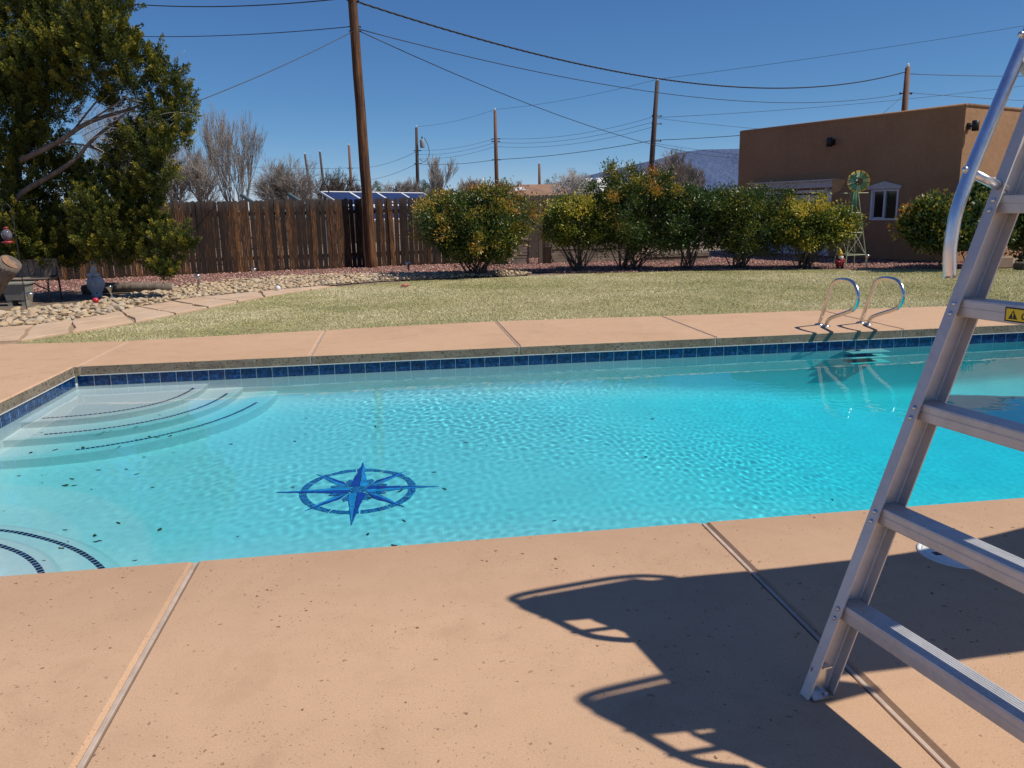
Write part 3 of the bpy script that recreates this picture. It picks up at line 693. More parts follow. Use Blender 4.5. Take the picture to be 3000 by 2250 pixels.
# platform and flume: a U trough that runs level, bends left and drops to the water
plat = part('platform', bbox(L3(.95, -LW/2, 1.66), (.38, LW-.02, .03), ax, .006), M_FIBRE, slide, world=True)
FP = curve([L3(.78, -LW/2, 1.72), L3(1.0, -LW/2, 1.70), L3(1.25, -LW/2, 1.60), L3(1.65, -LW/2, 1.40), L3(2.2, -LW/2+.02, 1.22), (4.4, 2.32, 1.10), (6.0, 2.75, .92), (7.2, 3.7, .78), (7.65, 5.0, .66), (7.6, 6.2, .58), (7.95, 7.0, .55)], 8)
def flume():
    T = np.gradient(FP, axis=0); T /= np.linalg.norm(T, axis=1)[:, None]; V = []
    prof = [(-.40, .42), (-.37, .44), (-.35, .40), (-.33, .22), (-.27, .08), (-.15, .015), (0, 0), (.15, .015), (.27, .08), (.33, .22), (.35, .40), (.37, .44), (.40, .42)]
    prof += [(a*1.06, b-.02) for a, b in prof[::-1]]
    for i, p in enumerate(FP):
        n = np.array([-T[i, 1], T[i, 0], 0]); n /= np.linalg.norm(n)
        k = 1.0 if i > 4 else .55+.45*math.sin(math.pi/2*min(1, (i+.6)/4.6))
        for a, b in prof: V.append(p+n*a*.86+ZD*(b*k if b > .1 else b))
    n = len(prof); m = len(FP)
    F = [(i*n+j, i*n+(j+1) % n, (i+1)*n+(j+1) % n, (i+1)*n+j) for i in range(m-1) for j in range(n)]
    h = n//2
    for b in (0, (m-1)*n): F += [(b+j, b+j+1, b+n-2-j, b+n-1-j) for j in range(h-1)]
    return np.array(V), F
part('flume', flume(), M_FIBRE, slide, True, world=True)
for off in (-.02, -LW+.02):           # the moulded wings either side of the entry
    P = [(.545, 1.73), (.575, 1.83), (.62, 1.95), (.67, 2.08), (.73, 2.165), (.80, 2.185), (1.22, 2.19), (1.22, 1.62), (.80, 1.60), (.72, 1.605), (.64, 1.66), (.58, 1.70)]
    V = [L3(a, off+k, z) for k in (-.014, .014) for a, z in P]; n = len(P)
    part('entry_wing', (V, [tuple(range(n)), tuple(range(2*n-1, n-1, -1))]+[(j, n+j, n+(j+1) % n, (j+1) % n) for j in range(n)]), M_FIBRE, slide, world=True)
for (x, y, z) in ((3.35, 1.95, 1.20), (4.6, 2.38, 1.02)):
    for d in (-.2, .2): part('support_leg', tube([(x+d*.3, y+d , 0), (x, y+d*.6, z)], .03, 10), M_ALU, slide, True, world=True)
# yellow caution sticker on the fourth tread's front face
def text_vf(body, size):
    cu = bpy.data.curves.new('lettering', 'FONT'); cu.body = body; cu.size = size; cu.extrude = .0003; cu.offset = size*.012
    o = bpy.data.objects.new('lettering', cu); COL.objects.link(o); me = bpy.data.meshes.new_from_object(o)
    V = np.array([v.co[:] for v in me.vertices]); F = [tuple(f.vertices) for f in me.polygons]; bpy.data.objects.remove(o); bpy.data.meshes.remove(me); bpy.data.curves.remove(cu)
    return V, F
zt = TZ[3]; at_ = zt/math.tan(SL)+.007-.0016
sb = L3(at_, -.172, zt-.024)
bx_ = np.stack([-RD, ZD, -CD])        # sticker frame: x along the tread, y up, z out of the face
part_st = part('caution_sticker', (box((.12, 0, 0), (.246, .036, .0012))[0]@bx_+sb, BOXF), M_BLACK, slide, world=True)
def onst(VF, z, m, nm):
    V, F = VF; V = np.array(V, float); V[:, 2] += z; part(nm, (V@bx_+sb, F), m, part_st, world=True)
onst((box((.12, 0, 0), (.238, .029, .0004))[0], BOXF), .0009, M_YELLOW, 'yellow_field')
tri = prism([(.008, -.011), (.034, -.011), (.021, .0115)], 0, .0004, 0); onst(tri, .0012, M_BLACK, 'warning_triangle')
onst(join(prism([(.0197, -.004), (.0223, -.004), (.0227, .005), (.0193, .005)], 0, .0003), prism([(.0198, -.008), (.0222, -.008), (.0222, -.0056), (.0198, -.0056)], 0, .0003)), .0017, M_YELLOW, 'exclamation_mark')
_tv, _tf = text_vf('CAUTION', .026); _tv[:, 0] += .044; _tv[:, 1] -= .0095; _tv[:, 0] += _tv[:, 1]*.15; onst((_tv, _tf), .0014, M_BLACK, 'lettering')

# ------------------------------------------------------------------ wooden fences
def picket_mesh(name, w, h, mat, top=.05, th=.018):
    ang = np.linspace(0, math.pi, 7); P = [(-w/2, 0), (w/2, 0)]+[(w/2*math.cos(a), h-top+top*math.sin(a)) for a in ang]
    n = len(P); V = [(x, -th/2, z) for x, z in P]+[(x, th/2, z) for x, z in P]
    F = [tuple(range(n)), tuple(range(2*n-1, n-1, -1))]+[(j, n+j, n+(j+1) % n, (j+1) % n) for j in range(n)]
    return mesh_data(name, V, F, mat)
def fence(name, label, pts, h, mat, w=.118, gap=.004, z=-.03, seed=1, rails=(.35, 1.45), group=None, lean=.005, skip=None):
    r = np.random.default_rng(seed); P = np.asarray(pts, float); t = thing(name, label, 'fence', (*P[0], z), group)
    ms = [picket_mesh('picket', w*k, h, mat, .035+.012*k) for k in (.92, 1.0, 1.06)]
    for a, b in zip(P[:-1], P[1:]):
        L = np.linalg.norm(b-a); d = (b-a)/L; th = math.atan2(d[1], d[0]); s = w/2
        while s < L:
            p = a+d*s
            if not (skip and skip[0] < p[0] < skip[1]):
                o = link('picket', ms[r.integers(3)], t, (p[0]-P[0, 0]+r.normal(0, .002), p[1]-P[0, 1]-.01+r.normal(0, .004), r.normal(0, .010)), (r.normal(0, lean), r.normal(0, lean), th+r.normal(0, .02)))
            s += w+gap+abs(r.normal(0, .003))
        q = np.array([-d[1], d[0]])
        for zr in rails:
            m = (a+b)/2+q*.035-P[0]; axr = np.array([[d[0], d[1], 0], [q[0], q[1], 0], [0, 0, 1]])
            part('rail', box((m[0], m[1], zr), (L, .04, .09), axr), mat, t)
        for k in range(int(L/2.4)+1):
            m = a+d*min(L, k*2.4)+q*.10-P[0]; part('post', box((m[0], m[1], h/2-.02), (.09, .09, h-.06), np.array([[d[0], d[1], 0], [q[0], q[1], 0], [0, 0, 1]])), mat, t)
    return t
fence('picket_fence', 'tall brown stained picket fence behind the red gravel bed', [(-9.6, 20.05), (-5.5, 20.95), (-.6, 21.98), (2.6, 22.35)], 1.79, M_PICKET)
fence('picket_fence', 'grey weathered picket fence behind the stacked timbers', [(3.0, 23.6), (6.6, 23.9)], 1.62, M_GREYPICKET, w=.16, seed=4)
fence('picket_fence', 'far dark picket fence below the brown roofed house', [(4.2, 30.5), (10.5, 31.5)], 1.95, M_PICKET, seed=5, rails=(.4, 1.6), w=.15)
fence('picket_fence', 'far dark picket fence behind the bare trees and solar array', [(-14.5, 37.0), (-.5, 40.5)], 2.05, M_GREYPICKET, seed=6, rails=(.4, 1.6), w=.19)
# stacked timbers beside the gap in the fence
def timber_stack(label, x0, x1, y, n, h, mat, seed):
    r = np.random.default_rng(seed); t = thing('timber_stack', label, 'timbers', ((x0+x1)/2, y, -.02), 'stacked garden timbers')
    for i in range(n):
        part('timber', bbox((r.normal(0, .012), r.normal(0, .012), h*(i+.5)), (x1-x0, .16, h*.93), np.array([[1, 0, 0], [0, 1, r.normal(0, .004)], [0, 0, 1]]), .006), mat, t)
timber_stack('tall stack of grey planks beside the round photinia bush', 3.05, 3.52, 21.3, 9, .075, M_TIMBER, 1)
timber_stack('low stack of reddish planks half hidden by the round photinia bush', 2.55, 2.98, 21.5, 5, .075, M_TIMBERR, 2)
timber_stack('long stack of grey timbers behind the yellow green shrub stems', 4.15, 6.4, 21.4, 6, .085, M_TIMBER, 3)
timber_stack('low grey timber edging behind the big dark shrub', 6.5, 8.2, 20.6, 2, .11, M_TIMBER, 4)
t = thing('gate_post', 'thick dark brown gate post beside the yellow green shrub', 'post', (3.80, 21.15, -.03))
part('shaft', box((0, 0, .80), (.10, .10, 1.60)), M_GREYPICKET, t); part('side_board', box((.10, .02, .82), (.09, .03, 1.62)), M_PICKET, t); part('foot_block', box((.16, .03, .22), (.26, .12, .44)), M_PICKET, t)

# ------------------------------------------------------------------ utility poles and wires
def wobble(P, s, seed):
    r = np.random.default_rng(seed); Q = np.array(P, float); Q[1:-1, :2] += r.normal(0, s, (len(Q)-2, 2)); return Q
t = thing('utility_pole', 'thick brown utility pole leaning in front of the wooden fence', 'utility pole', (-.60, 21.68, -.03), 'utility poles')
_a = np.array([-.60, 21.68, -.6]); _b = np.array([-.775, 21.75, 9.4])
part('shaft', tube(wobble([_a+(_b-_a)*k for k in np.linspace(0, 1, 14)], .006, 2), np.linspace(.150, .095, 14), 18), M_POLE, t, True, world=True)
for z in (5.80, 5.9, 6.5, 6.62):
    k = (z+.6)/10; c = _a+(_b-_a)*k; part('wire_clamp', join(tube([c+[-.14, -.05, 0], c+[.14, -.05, 0]], .012, 6), ball(c+[.15, -.05, 0], .025, 8, 5)), M_WIRE, t, world=True)
def pole(x, y, h, r, mat, label, lean=(0, 0), trans=False, arms=()):
    t = thing('utility_pole', label, 'utility pole', (x-lean[0], y-lean[1], -.03), 'utility poles')
    part('shaft', tube([(x-lean[0], y-lean[1], -.5), (x-lean[0]*.4, y-lean[1]*.4, h*.6), (x, y, h)], [r*1.15, r, r*.75], 10), mat, t, True, world=True)
    part('insulator', lathe([(.05, 0), (.09, .05), (.05, .10), (.08, .14), (.03, .2)], 8, (x, y, h)), M_WHITEP, t, world=True)
    for z in arms: part('bracket', join(tube([(x-.3, y, z), (x+.3, y, z)], .035, 6), ball((x-.3, y, z), .06, 8, 5), ball((x+.3, y, z), .06, 8, 5)), M_WIRE, t, world=True)
    if trans:
        c = np.array([x+.48, y-.1, h-1.85]); tr = part('transformer', lathe([(.20, 0), (.22, .05), (.22, .66), (.18, .74), (.05, .78)], 14, c), plain('grey_can', (.26, .28, .30), .5), t, True, world=True)
        part('bushing', lathe([(.05, 0), (.07, .1), (.03, .25)], 8, c+[0, 0, .82]), M_WIRE, tr, world=True)
        part('drop_lead', tube(curve([c+[.2, 0, .9], c+[.55, 0, .2], c+[.6, 0, -.7], c+[.1, 0, -1.3], c+[-.3, 0, -1.0]], 6), .03, 6), M_WIRE, t, True, world=True)
pole(2.62, 80, 9.2, .17, M_POLED, 'dark distant utility pole carrying a grey transformer can', trans=True, arms=(7.1, 5.9), lean=(.2, 0))
pole(8.63, 68, 9.3, .16, M_POLER, 'reddish brown distant utility pole behind the round photinia bush', arms=(7.1, 6.9, 5.45))
pole(17.67, 54, 9.5, .17, M_POLED, 'dark utility pole rising behind the biggest dark shrub', lean=(.55, 0), arms=(7.3, 6.8, 5.7))
pole(26.27, 40, 8.05, .17, M_POLER, 'brown utility pole rising behind the flat adobe roof', arms=(6.8,))
pole(-10.3, 105, 8.6, .17, M_POLED, 'small far utility pole beside the dark bare tree', lean=(-.6, 0))
pole(-8.73, 108, 9.1, .17, M_POLED, 'slim far dark utility pole just left of the solar array', lean=(-.4, 0), arms=(5.4,))
pole(-5.17, 110, 10.0, .19, M_POLER, 'far reddish utility pole above the clipped green bush', arms=(7.1, 5.9))
pole(19.78, 110, 7.4, .2, M_POLER, 'short far reddish pole above the brown house roof')
pole(-8.55, 150, 7.4, .18, M_POLER, 'tiny far reddish pole above the clipped green bush')
pole(-13.4, 102, 5.6, .06, M_WHITEP, 'thin pale far lamp post beside the dark bare tree')
def wire(label, a, b, sag, r=.014, n=26, twist=0):
    a, b = np.array(a, float), np.array(b, float); T = np.linspace(0, 1, n)[:, None]; P = a+(b-a)*T; P[:, 2] -= 4*sag*(T*(1-T))[:, 0]
    if not twist: return solo('overhead_wire', tube(P, r*.75, 5), M_WIRE, label, 'wire', 'overhead wires', base=a, smooth=True)
    t = thing('service_cable', label, 'cable', a, 'overhead wires'); m = 260; T = np.linspace(0, 1, m)[:, None]; P = a+(b-a)*T; P[:, 2] -= 4*sag*(T*(1-T))[:, 0]
    for k in range(3):
        ph = np.linspace(0, twist*2*math.pi, m)+k*2.1; Q = P.copy(); Q[:, 2] += .017*np.sin(ph); Q[:, 1] += .017*np.cos(ph); part('strand', tube(Q, r*.75, 5), M_WIRE, t, True, world=True)
MP = lambda z: np.array([-.60-.175*(z+.6)/10, 21.62, z])
wire('thick twisted service cable sagging from leaning pole to adobe roof pole', MP(6.50), (26.2, 40, 7.85), 1.35, .017, twist=44)
wire('long sagging cable below the twisted one, leaning pole to roof pole', MP(5.86), (26.2, 40, 6.8), 1.0, .016)
wire('cable dropping from the leaning pole to behind the adobe house', MP(5.84), (33.1, 60, 5.76), 1.9, .016)
wire('level cable running from the leaning pole past the juniper top', MP(5.90), at(-60, 72, 30), .3, .014)
wire('cable descending from the leaning pole into the juniper crown', MP(5.80), at(330, 385, 17.5), .12, .012)
wire('high cable from the leaning pole top past the juniper', MP(6.56), at(60, -32, 30), .35, .02)
wire('thin top wire from dark shrub pole up past the roof pole', (17.67, 54, 9.6), (40.2, 48, 12.0), .1, .016)
wire('thin top wire between the dark shrub pole and the reddish pole', (17.67, 54, 9.6), (8.63, 68, 9.4), .25, .014)
wire('thin top wire between the reddish pole and the transformer pole', (8.63, 68, 9.4), (2.62, 80, 9.3), .25, .014)
wire('thick bundled cable, dark shrub pole to reddish pole', (17.35, 54, 5.73), (8.6, 68, 5.47), .2, .028)
wire('thick bundled cable, dark shrub pole to behind the adobe house', (17.35, 54, 5.75), (27, 49, 6.05), .12, .026)
wire('thick bundled cable, reddish pole to transformer pole', (8.6, 68, 5.47), (2.55, 80, 5.9), .2, .026)
for k, nm in enumerate(('upper', 'middle', 'lower')):
    wire('%s of three sagging wires between the dark shrub pole and reddish pole' % nm, (17.45, 54, 7.25-.32*k), (8.65, 68, 7.15-.32*k), .5, .015)
    wire('%s of three wires between the reddish pole and transformer pole' % nm, (8.6, 68, 7.15-.32*k), (2.6, 80, 7.15-.4*k), .3, .015)
wire('wire from the transformer pole to the far reddish pole', (2.5, 80, 7.0), (-5.1, 110, 7.2), .5, .024)
wire('low wire from the transformer pole to the far reddish pole', (2.5, 80, 5.9), (-5.1, 110, 5.6), .5, .024)
wire('wire from the far reddish pole over the bare trees', (-5.1, 110, 7.2), (-26, 118, 8.6), .4, .026)
wire('slim wire from the far dark pole over the bare trees', (-8.8, 108, 5.5), (-26, 118, 6.0), .5, .022)
wire('wire rising from the dark shrub pole across behind the roof pole', (17.7, 54, 7.2), (42.4, 50, 8.76), .25, .016)
wire('short wire from the dark shrub pole dropping behind the adobe roof', (17.7, 54, 7.15), (29, 52, 5.9), .1, .014)
wire('wire from the dark shrub pole slanting down across the mountain', (17.3, 54, 5.6), (27.5, 50, 4.0), .15, .014)
wire('cable from the roof pole sagging right above the lit wall', (26.3, 40, 7.75), (42, 38, 7.8), .25, .022)
wire('lower cable from the roof pole descending above the lit wall', (26.3, 40, 6.85), (42, 38, 5.9), .15, .016)
wire('guy wire from the roof pole down behind the parapet', (26.2, 40, 6.75), (23.6, 38.5, 5.2), 0, .014)

# ------------------------------------------------------------------ adobe house
HR = np.array([12.692, 17.078]); HL = np.array([10.069, 23.111]); HD = (HL-HR)/np.linalg.norm(HL-HR); HE = np.array([-HD[1], HD[0]])*-1; HH = 3.45
house = thing('adobe_house', 'flat roofed brown stucco adobe house with shaded wall facing the lawn', 'house', (*HR, -.04))
def wall_vf(o, d, nrm, L, H, opens, depth=.14):      # outer skin with real openings and their reveals
    us = sorted({0, L, *[u for q in opens for u in q[:2]]}); zs = sorted({0, H, *[z for q in opens for z in q[2:]]}); VF = []
    P = lambda u, z, k=0: (o[0]+d[0]*u-nrm[0]*k, o[1]+d[1]*u-nrm[1]*k, z)
    for u0, u1 in zip(us[:-1], us[1:]):
        for z0, z1 in zip(zs[:-1], zs[1:]):
            if any(q[0] <= u0 and u1 <= q[1] and q[2] <= z0 and z1 <= q[3] for q in opens): continue
            VF.append(([P(u0, z0), P(u1, z0), P(u1, z1), P(u0, z1)], [(0, 1, 2, 3)]))
    for u0, u1, z0, z1 in opens:
        c = [P(u0, z0), P(u1, z0), P(u1, z1), P(u0, z1)]; e = [P(u0, z0, depth), P(u1, z0, depth), P(u1, z1, depth), P(u0, z1, depth)]
        VF.append((c+e, [(0, 1, 5, 4), (1, 2, 6, 5), (2, 3, 7, 6), (3, 0, 4, 7)]))
    return join(*VF)
NF = -HE                                        # front wall faces left towards the lawn
NS = -HD                                        # side wall faces right, sunlit
LF, LS = 6.58, 9.0
part('front_wall', wall_vf(HR, HD, NF, LF, HH, [(1.45, 2.19, .95, 1.69), (3.45, 5.75, .04, 1.74)]), M_STUCCO, house, world=True)
part('side_wall', wall_vf(HR, HE, NS, LS, HH, [(.95, 2.6, .95, 1.90)]), M_STUCCO, house, world=True)
_c = [HR, HR+HD*LF, HR+HD*LF+HE*LS, HR+HE*LS]
part('back_wall', join(([(*_c[1], 0), (*_c[2], 0), (*_c[2], HH), (*_c[1], HH)], [(0, 1, 2, 3)]), ([(*_c[2], 0), (*_c[3], 0), (*_c[3], HH), (*_c[2], HH)], [(0, 1, 2, 3)])), M_STUCCO, house, world=True)
part('roof', prism(inset([q for q in _c], .06), HH-.35, HH-.25), M_STUCCO, house, world=True)
part('parapet', join(*[tube([(*(p+(q-p)/np.linalg.norm(q-p)*.01), HH-.005), (*(q-(q-p)/np.linalg.norm(q-p)*.01), HH-.005)], .05, 14) for p, q in zip([HR+HD*.03+HE*.03, HR+HD*(LF-.03)+HE*.03, HR+HD*(LF-.03)+HE*(LS-.03), HR+HD*.03+HE*(LS-.03)], [HR+HD*(LF-.03)+HE*.03, HR+HD*(LF-.03)+HE*(LS-.03), HR+HD*.03+HE*(LS-.03), HR+HD*.03+HE*.03])]+[ball((*q, HH-.005), .05, 12, 8) for q in (HR+HD*.03+HE*.03, HR+HD*(LF-.03)+HE*.03)]), M_STUCCO, house, True, world=True)
def wbox(u0, u1, z0, z1, k0, k1, d=HD, n=NF):  # box on a wall: along d, outwards k
    c = HR+d*(u0+u1)/2+n*(k0+k1)/2; a = np.array([[d[0], d[1], 0], [n[0], n[1], 0], [0, 0, 1]])
    return box((*c, (z0+z1)/2), (abs(u1-u0), abs(k1-k0), z1-z0), a)
def window(u0, u1, z0, z1, d, n, f=.045):
    w = part('window', join(wbox(u0, u1, z0, z0+f, -.09, .012, d, n), wbox(u0, u1, z1-f, z1, -.09, .012, d, n), wbox(u0, u0+f, z0+f, z1-f, -.09, .012, d, n), wbox(u1-f, u1, z0+f, z1-f, -.09, .012, d, n), wbox((u0+u1)/2-f*.5, (u0+u1)/2+f*.5, z0+f, z1-f, -.09, .006, d, n)), M_FRAME, house, world=True)
    part('pane', wbox(u0+f, (u0+u1)/2-f/2, z0+f, z1-f, -.075, -.06, d, n), M_PANE2, w, world=True); part('pane', wbox((u0+u1)/2+f/2, u1-f, z0+f, z1-f, -.06, -.045, d, n), M_PANE, w, world=True)
    part('sash', join(wbox((u0+u1)/2+f/2, (u0+u1)/2+f/2+.02, z0+f, z1-f, -.045, -.03, d, n), wbox(u1-f-.03, u1-f, z0+f, z1-f, -.045, -.03, d, n), wbox((u0+u1)/2, u1-f, z0+f, z0+f+.025, -.045, -.03, d, n)), M_FRAME, w, world=True)
    return w
w1 = window(1.45, 2.19, .95, 1.69, HD, NF); w2 = window(.95, 2.6, .95, 1.90, HE, NS)
def ped():
    P = [(1.38, 1.70), (2.27, 1.70), (2.27, 1.77), (1.825, 1.88), (1.38, 1.77)]; V = [(*(HR+HD*u+NF*k), z) for k in (.01, .06) for u, z in P]
    return V, [(4, 3, 2, 1, 0), (5, 6, 7, 8, 9)]+[(j, (j+1) % 5, 5+(j+1) % 5, 5+j) for j in range(5)]
part('pediment', ped(), M_WTRIM, w1, world=True); part('pediment_block', join(wbox(1.39, 1.46, 1.695, 1.76, .06, .075), wbox(2.19, 2.26, 1.695, 1.76, .06, .075)), M_WTRIM, w1, world=True)
door = part('overhead_door', wbox(3.58, 5.62, .04, 1.62, -.13, -.09), M_DOORW, house, world=True)
for k in range(5): part('door_rib', wbox(3.58, 5.62, .30+.29*k, .315+.29*k, -.09, -.083), M_FRAME, door, world=True)
part('door_frame', join(wbox(3.33, 3.47, .02, 1.74, -.1, .03), wbox(5.73, 5.87, .02, 1.74, -.1, .03), wbox(3.47, 5.73, 1.66, 1.74, -.1, .03)), M_FRAME, door, world=True)
lin = part('lintel', join(wbox(3.18, 5.95, 1.79, 1.96, .0, .16), wbox(3.14, 6.0, 1.96, 1.995, .0, .22)), M_WTRIM, house, world=True)
for u in (3.4, 4.55, 5.7): part('lintel_bracket', wbox(u, u+.1, 1.70, 1.79, .0, .10), M_WTRIM, lin, world=True)
def wall_lamp(u, z, d, n):
    c = HR+d*u; l = part('wall_lamp', join(wbox(u-.05, u+.05, z-.07, z+.07, 0, .05, d, n), wbox(u-.02, u+.02, z-.02, z+.02, .05, .10, d, n)), M_BLACK, house, world=True)
    part('lamp_shade', lathe([(.075, -.11), (.075, .11), (.06, .115)], 14, (*(c+n*.17), z)), M_BLACK, l, True, world=True)
wall_lamp(3.38, 2.92, HD, NF); wall_lamp(.14, 3.0, HE, NS)

# ------------------------------------------------------------------ shrubs
def unit(v): return v/(np.linalg.norm(v, axis=-1, keepdims=True)+1e-9)
def leaf_faces(C, D, s, asp, r, fold=.18):
    n = len(C); S = unit(np.cross(D, r.normal(size=(n, 3)))); N = np.cross(S, D); s = s[:, None]
    V = np.stack([C, C+D*s*.5+S*s*asp+N*s*fold*.5, C+D*s-N*s*fold*.4, C+D*s*.5-S*s*asp+N*s*fold*.5], 1)
    b = 4*np.arange(n)[:, None]; F = np.concatenate([b+[0, 1, 2], b+[0, 2, 3]], 1).reshape(-1, 3)
    return V.reshape(-1, 3), F
PHOT = [(0, (.020, .042, .013)), (.28, (.048, .095, .020)), (.46, (.13, .17, .026)), (.64, (.40, .32, .04)), (.82, (.56, .24, .04)), (1, (.40, .10, .04))]
EUON = [(0, (.026, .052, .014)), (.30, (.075, .125, .022)), (.52, (.23, .26, .032)), (.78, (.54, .47, .05)), (1, (.64, .48, .06))]
M_PHOT = leaf_mat('photinia_leaf', PHOT, .28, .34, .6); M_EUON = leaf_mat('euonymus_leaf', EUON, .32, .4)
M_LIG = leaf_mat('privet_leaf', [(0, (.022, .045, .015)), (.35, (.065, .115, .028)), (.65, (.16, .21, .045)), (1, (.40, .38, .07))], .3, .36)
def shrub(label, base, xr, zr, ry, mat, seed, nclu=150, nlf=75, ls=(.05, .09), asp=.22, newg=.5, stems=14, shape=1.0, group='shrubs along the back of the lawn', top=()):
    r = np.random.default_rng(seed); bx, by = base; t = thing('shrub', label, 'shrub', (bx, by, -.03), group)
    cx = (xr[0]+xr[1])/2-bx; rx = (xr[1]-xr[0])/2; z0, z1 = zr; cz = (z0+z1)/2+.03; rz = (z1-z0)/2
    d = unit(r.normal(size=(nclu, 3))); f = np.where(r.random(nclu) < .78, r.uniform(.72, 1.0, nclu), r.uniform(.25, .75, nclu))
    lump = 1+.16*np.sin(d[:, 0]*4.1+seed)*np.cos(d[:, 2]*3.3+seed*2)+.10*r.normal(size=nclu)
    e = np.sign(d)*np.abs(d)**shape
    C = np.stack([cx+rx*.98*e[:, 0]*f*lump, ry*e[:, 1]*f*lump, cz+rz*.98*e[:, 2]*f*np.clip(lump, .8, 1.12)], 1)
    if len(top): C = np.vstack([C, np.array([(a, b, c) for a, c in top for b in (-.1, .1)])])
    C[:, 2] = np.maximum(C[:, 2], z0*.8); K = len(C); cr = r.uniform(.10, .19, K)*(.6+.4*rx)
    P = (C[:, None]+r.normal(size=(K, nlf, 3))*cr[:, None, None]*[.62, .62, .55]).reshape(-1, 3)
    out = unit((P-[cx, 0, cz-.4*rz])/[rx, ry, rz]); D = unit(out*.8+r.normal(size=P.shape)*.75+[0, 0, .25])
    n = len(P); V, F = leaf_faces(P, D, r.uniform(*ls, n), asp, r)
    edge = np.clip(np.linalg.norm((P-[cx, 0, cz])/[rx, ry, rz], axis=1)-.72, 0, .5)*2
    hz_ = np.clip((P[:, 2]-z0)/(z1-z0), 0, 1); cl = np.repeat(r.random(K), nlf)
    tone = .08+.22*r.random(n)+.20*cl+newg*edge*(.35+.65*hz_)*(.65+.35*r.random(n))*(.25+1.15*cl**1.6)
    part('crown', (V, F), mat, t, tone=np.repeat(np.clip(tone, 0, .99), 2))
    vs = []
    for k in range(stems):
        c = C[r.integers(len(C))]; a = r.random()*6.28; p0 = np.array([.16*rx*math.cos(a), .12*rx*math.sin(a), -.05]); m = p0+(c-p0)*.5+r.normal(0, .06, 3); m[2] = max(m[2], .30)
        vs.append(tube(curve([p0, m, c], 5), np.linspace(.020, .006, 11)*r.uniform(.6, 1.2), 5))
    part('stems', join(*vs), M_BARK, t, True); return t
shrub('round photinia bush with orange new leaves standing alone before the fence', (1.76, 17.85), (.52, 2.98), (.34, 1.88), 1.05, M_PHOT, 1, 330, 140, (.042, .075), .24, .62, 26, .85)
shrub('small yellow green shrub with bare grey stems beside the timbers', (4.2, 18.35), (3.35, 4.92), (.55, 1.64), .65, M_EUON, 2, 130, 110, (.04, .075), .28, .78, 26, .9)
shrub('biggest dark green photinia with rusty top leaves between two lighter shrubs', (5.35, 18.3), (4.4, 6.7), (.32, 2.14), 1.0, M_PHOT, 3, 330, 130, (.05, .09), .17, .50, 22, .8, top=[(-.35, 2.12), (.55, 2.05), (.05, 2.25), (-.42, 2.3), (.15, 2.1)])
shrub('slim mid green privet with pale upright stems beside the biggest photinia', (6.55, 17.75), (5.95, 7.45), (.45, 1.80), .6, M_LIG, 4, 150, 110, (.045, .08), .25, .26, 20, .85)
shrub('wide green and bronze photinia hedge bush before the garage door', (7.75, 17.55), (6.85, 9.0), (.30, 1.80), .75, M_PHOT, 5, 290, 130, (.042, .075), .22, .26, 20, .85)
shrub('bright yellow euonymus bush beside the little windmill', (8.95, 16.95), (8.25, 10.05), (.40, 1.36), .65, M_EUON, 6, 190, 115, (.04, .075), .28, .95, 24, .9, top=[(-.3, 1.45), (.35, 1.5)])
shrub('glossy dark photinia with orange sprigs at the corner of the adobe house', (11.45, 15.45), (10.42, 11.95), (.40, 1.40), .65, M_PHOT, 7, 130, 75, (.07, .12), .26, .42, 14, .9, top=[(-.55, 1.42), (-.25, 1.38)])
shrub('taller glossy green shrub against the sunlit adobe wall behind the handrail', (12.3, 15.9), (11.75, 13.05), (.30, 1.72), .55, M_LIG, 8, 110, 75, (.07, .11), .26, .4, 12, .9)
shrub('leafy green shrub by the stone blocks beside the sunlit adobe wall', (13.6, 15.7), (13.0, 14.6), (.15, 1.45), .55, M_LIG, 9, 90, 70, (.07, .11), .26, .35, 10, .9)

# ------------------------------------------------------------------ big juniper
CL = [(60, 60, 16.5, 130, 120), (200, 40, 16.3, 130, 110), (290, 110, 16, 90, 105), (120, 190, 16, 130, 105), (240, 195, 15.8, 105, 90), (40, 330, 16, 90, 110), (140, 285, 16.2, 80, 75), (355, 130, 16.2, 42, 55), (395, 165, 16.4, 34, 45), (448, 190, 16.5, 26, 48), (500, 240, 16.4, 42, 52), (535, 310, 16.5, 30, 55), (515, 385, 16.4, 48, 55), (465, 320, 16.4, 52, 45), (400, 235, 16.3, 46, 36), (440, 430, 16.2, 65, 55), (465, 510, 16.2, 48, 62), (365, 455, 16.6, 50, 45), (300, 560, 16.8, 85, 65), (425, 580, 16.6, 60, 48), (180, 525, 16.8, 90, 75), (55, 500, 16.2, 70, 100), (100, 620, 17, 100, 75), (230, 660, 17, 90, 65), (360, 670, 16.6, 90, 65), (440, 645, 16.4, 58, 55), (495, 700, 16.2, 55, 42), (535, 725, 16.1, 36, 32), (470, 770, 16.1, 48, 32), (330, 745, 16.6, 70, 36), (40, 640, 15.8, 60, 60), (200, 735, 17, 100, 36), (495, 800, 16.0, 30, 16), (130, 690, 16.2, 100, 60), (285, 620, 16.2, 80, 55), (380, 555, 16.4, 60, 50), (60, 715, 16.0, 80, 50), (300, 700, 16.2, 90, 50), (420, 715, 16.3, 55, 45), (160, 760, 16.3, 110, 32), (110, 430, 16.4, 80, 70), (250, 520, 16.6, 70, 50), (20, 210, 16.0, 80, 80), (180, 120, 15.9, 90, 80), (330, 300, 16.6, 36, 30), (380, 395, 16.5, 45, 35),
      (-110, 0, 16.5, 150, 140), (-130, 260, 16.5, 140, 140), (-80, 500, 16.6, 110, 120), (60, -130, 16.6, 150, 110), (230, -120, 16.4, 120, 100), (-60, -200, 16.8, 160, 120), (320, -20, 16.3, 70, 80)]
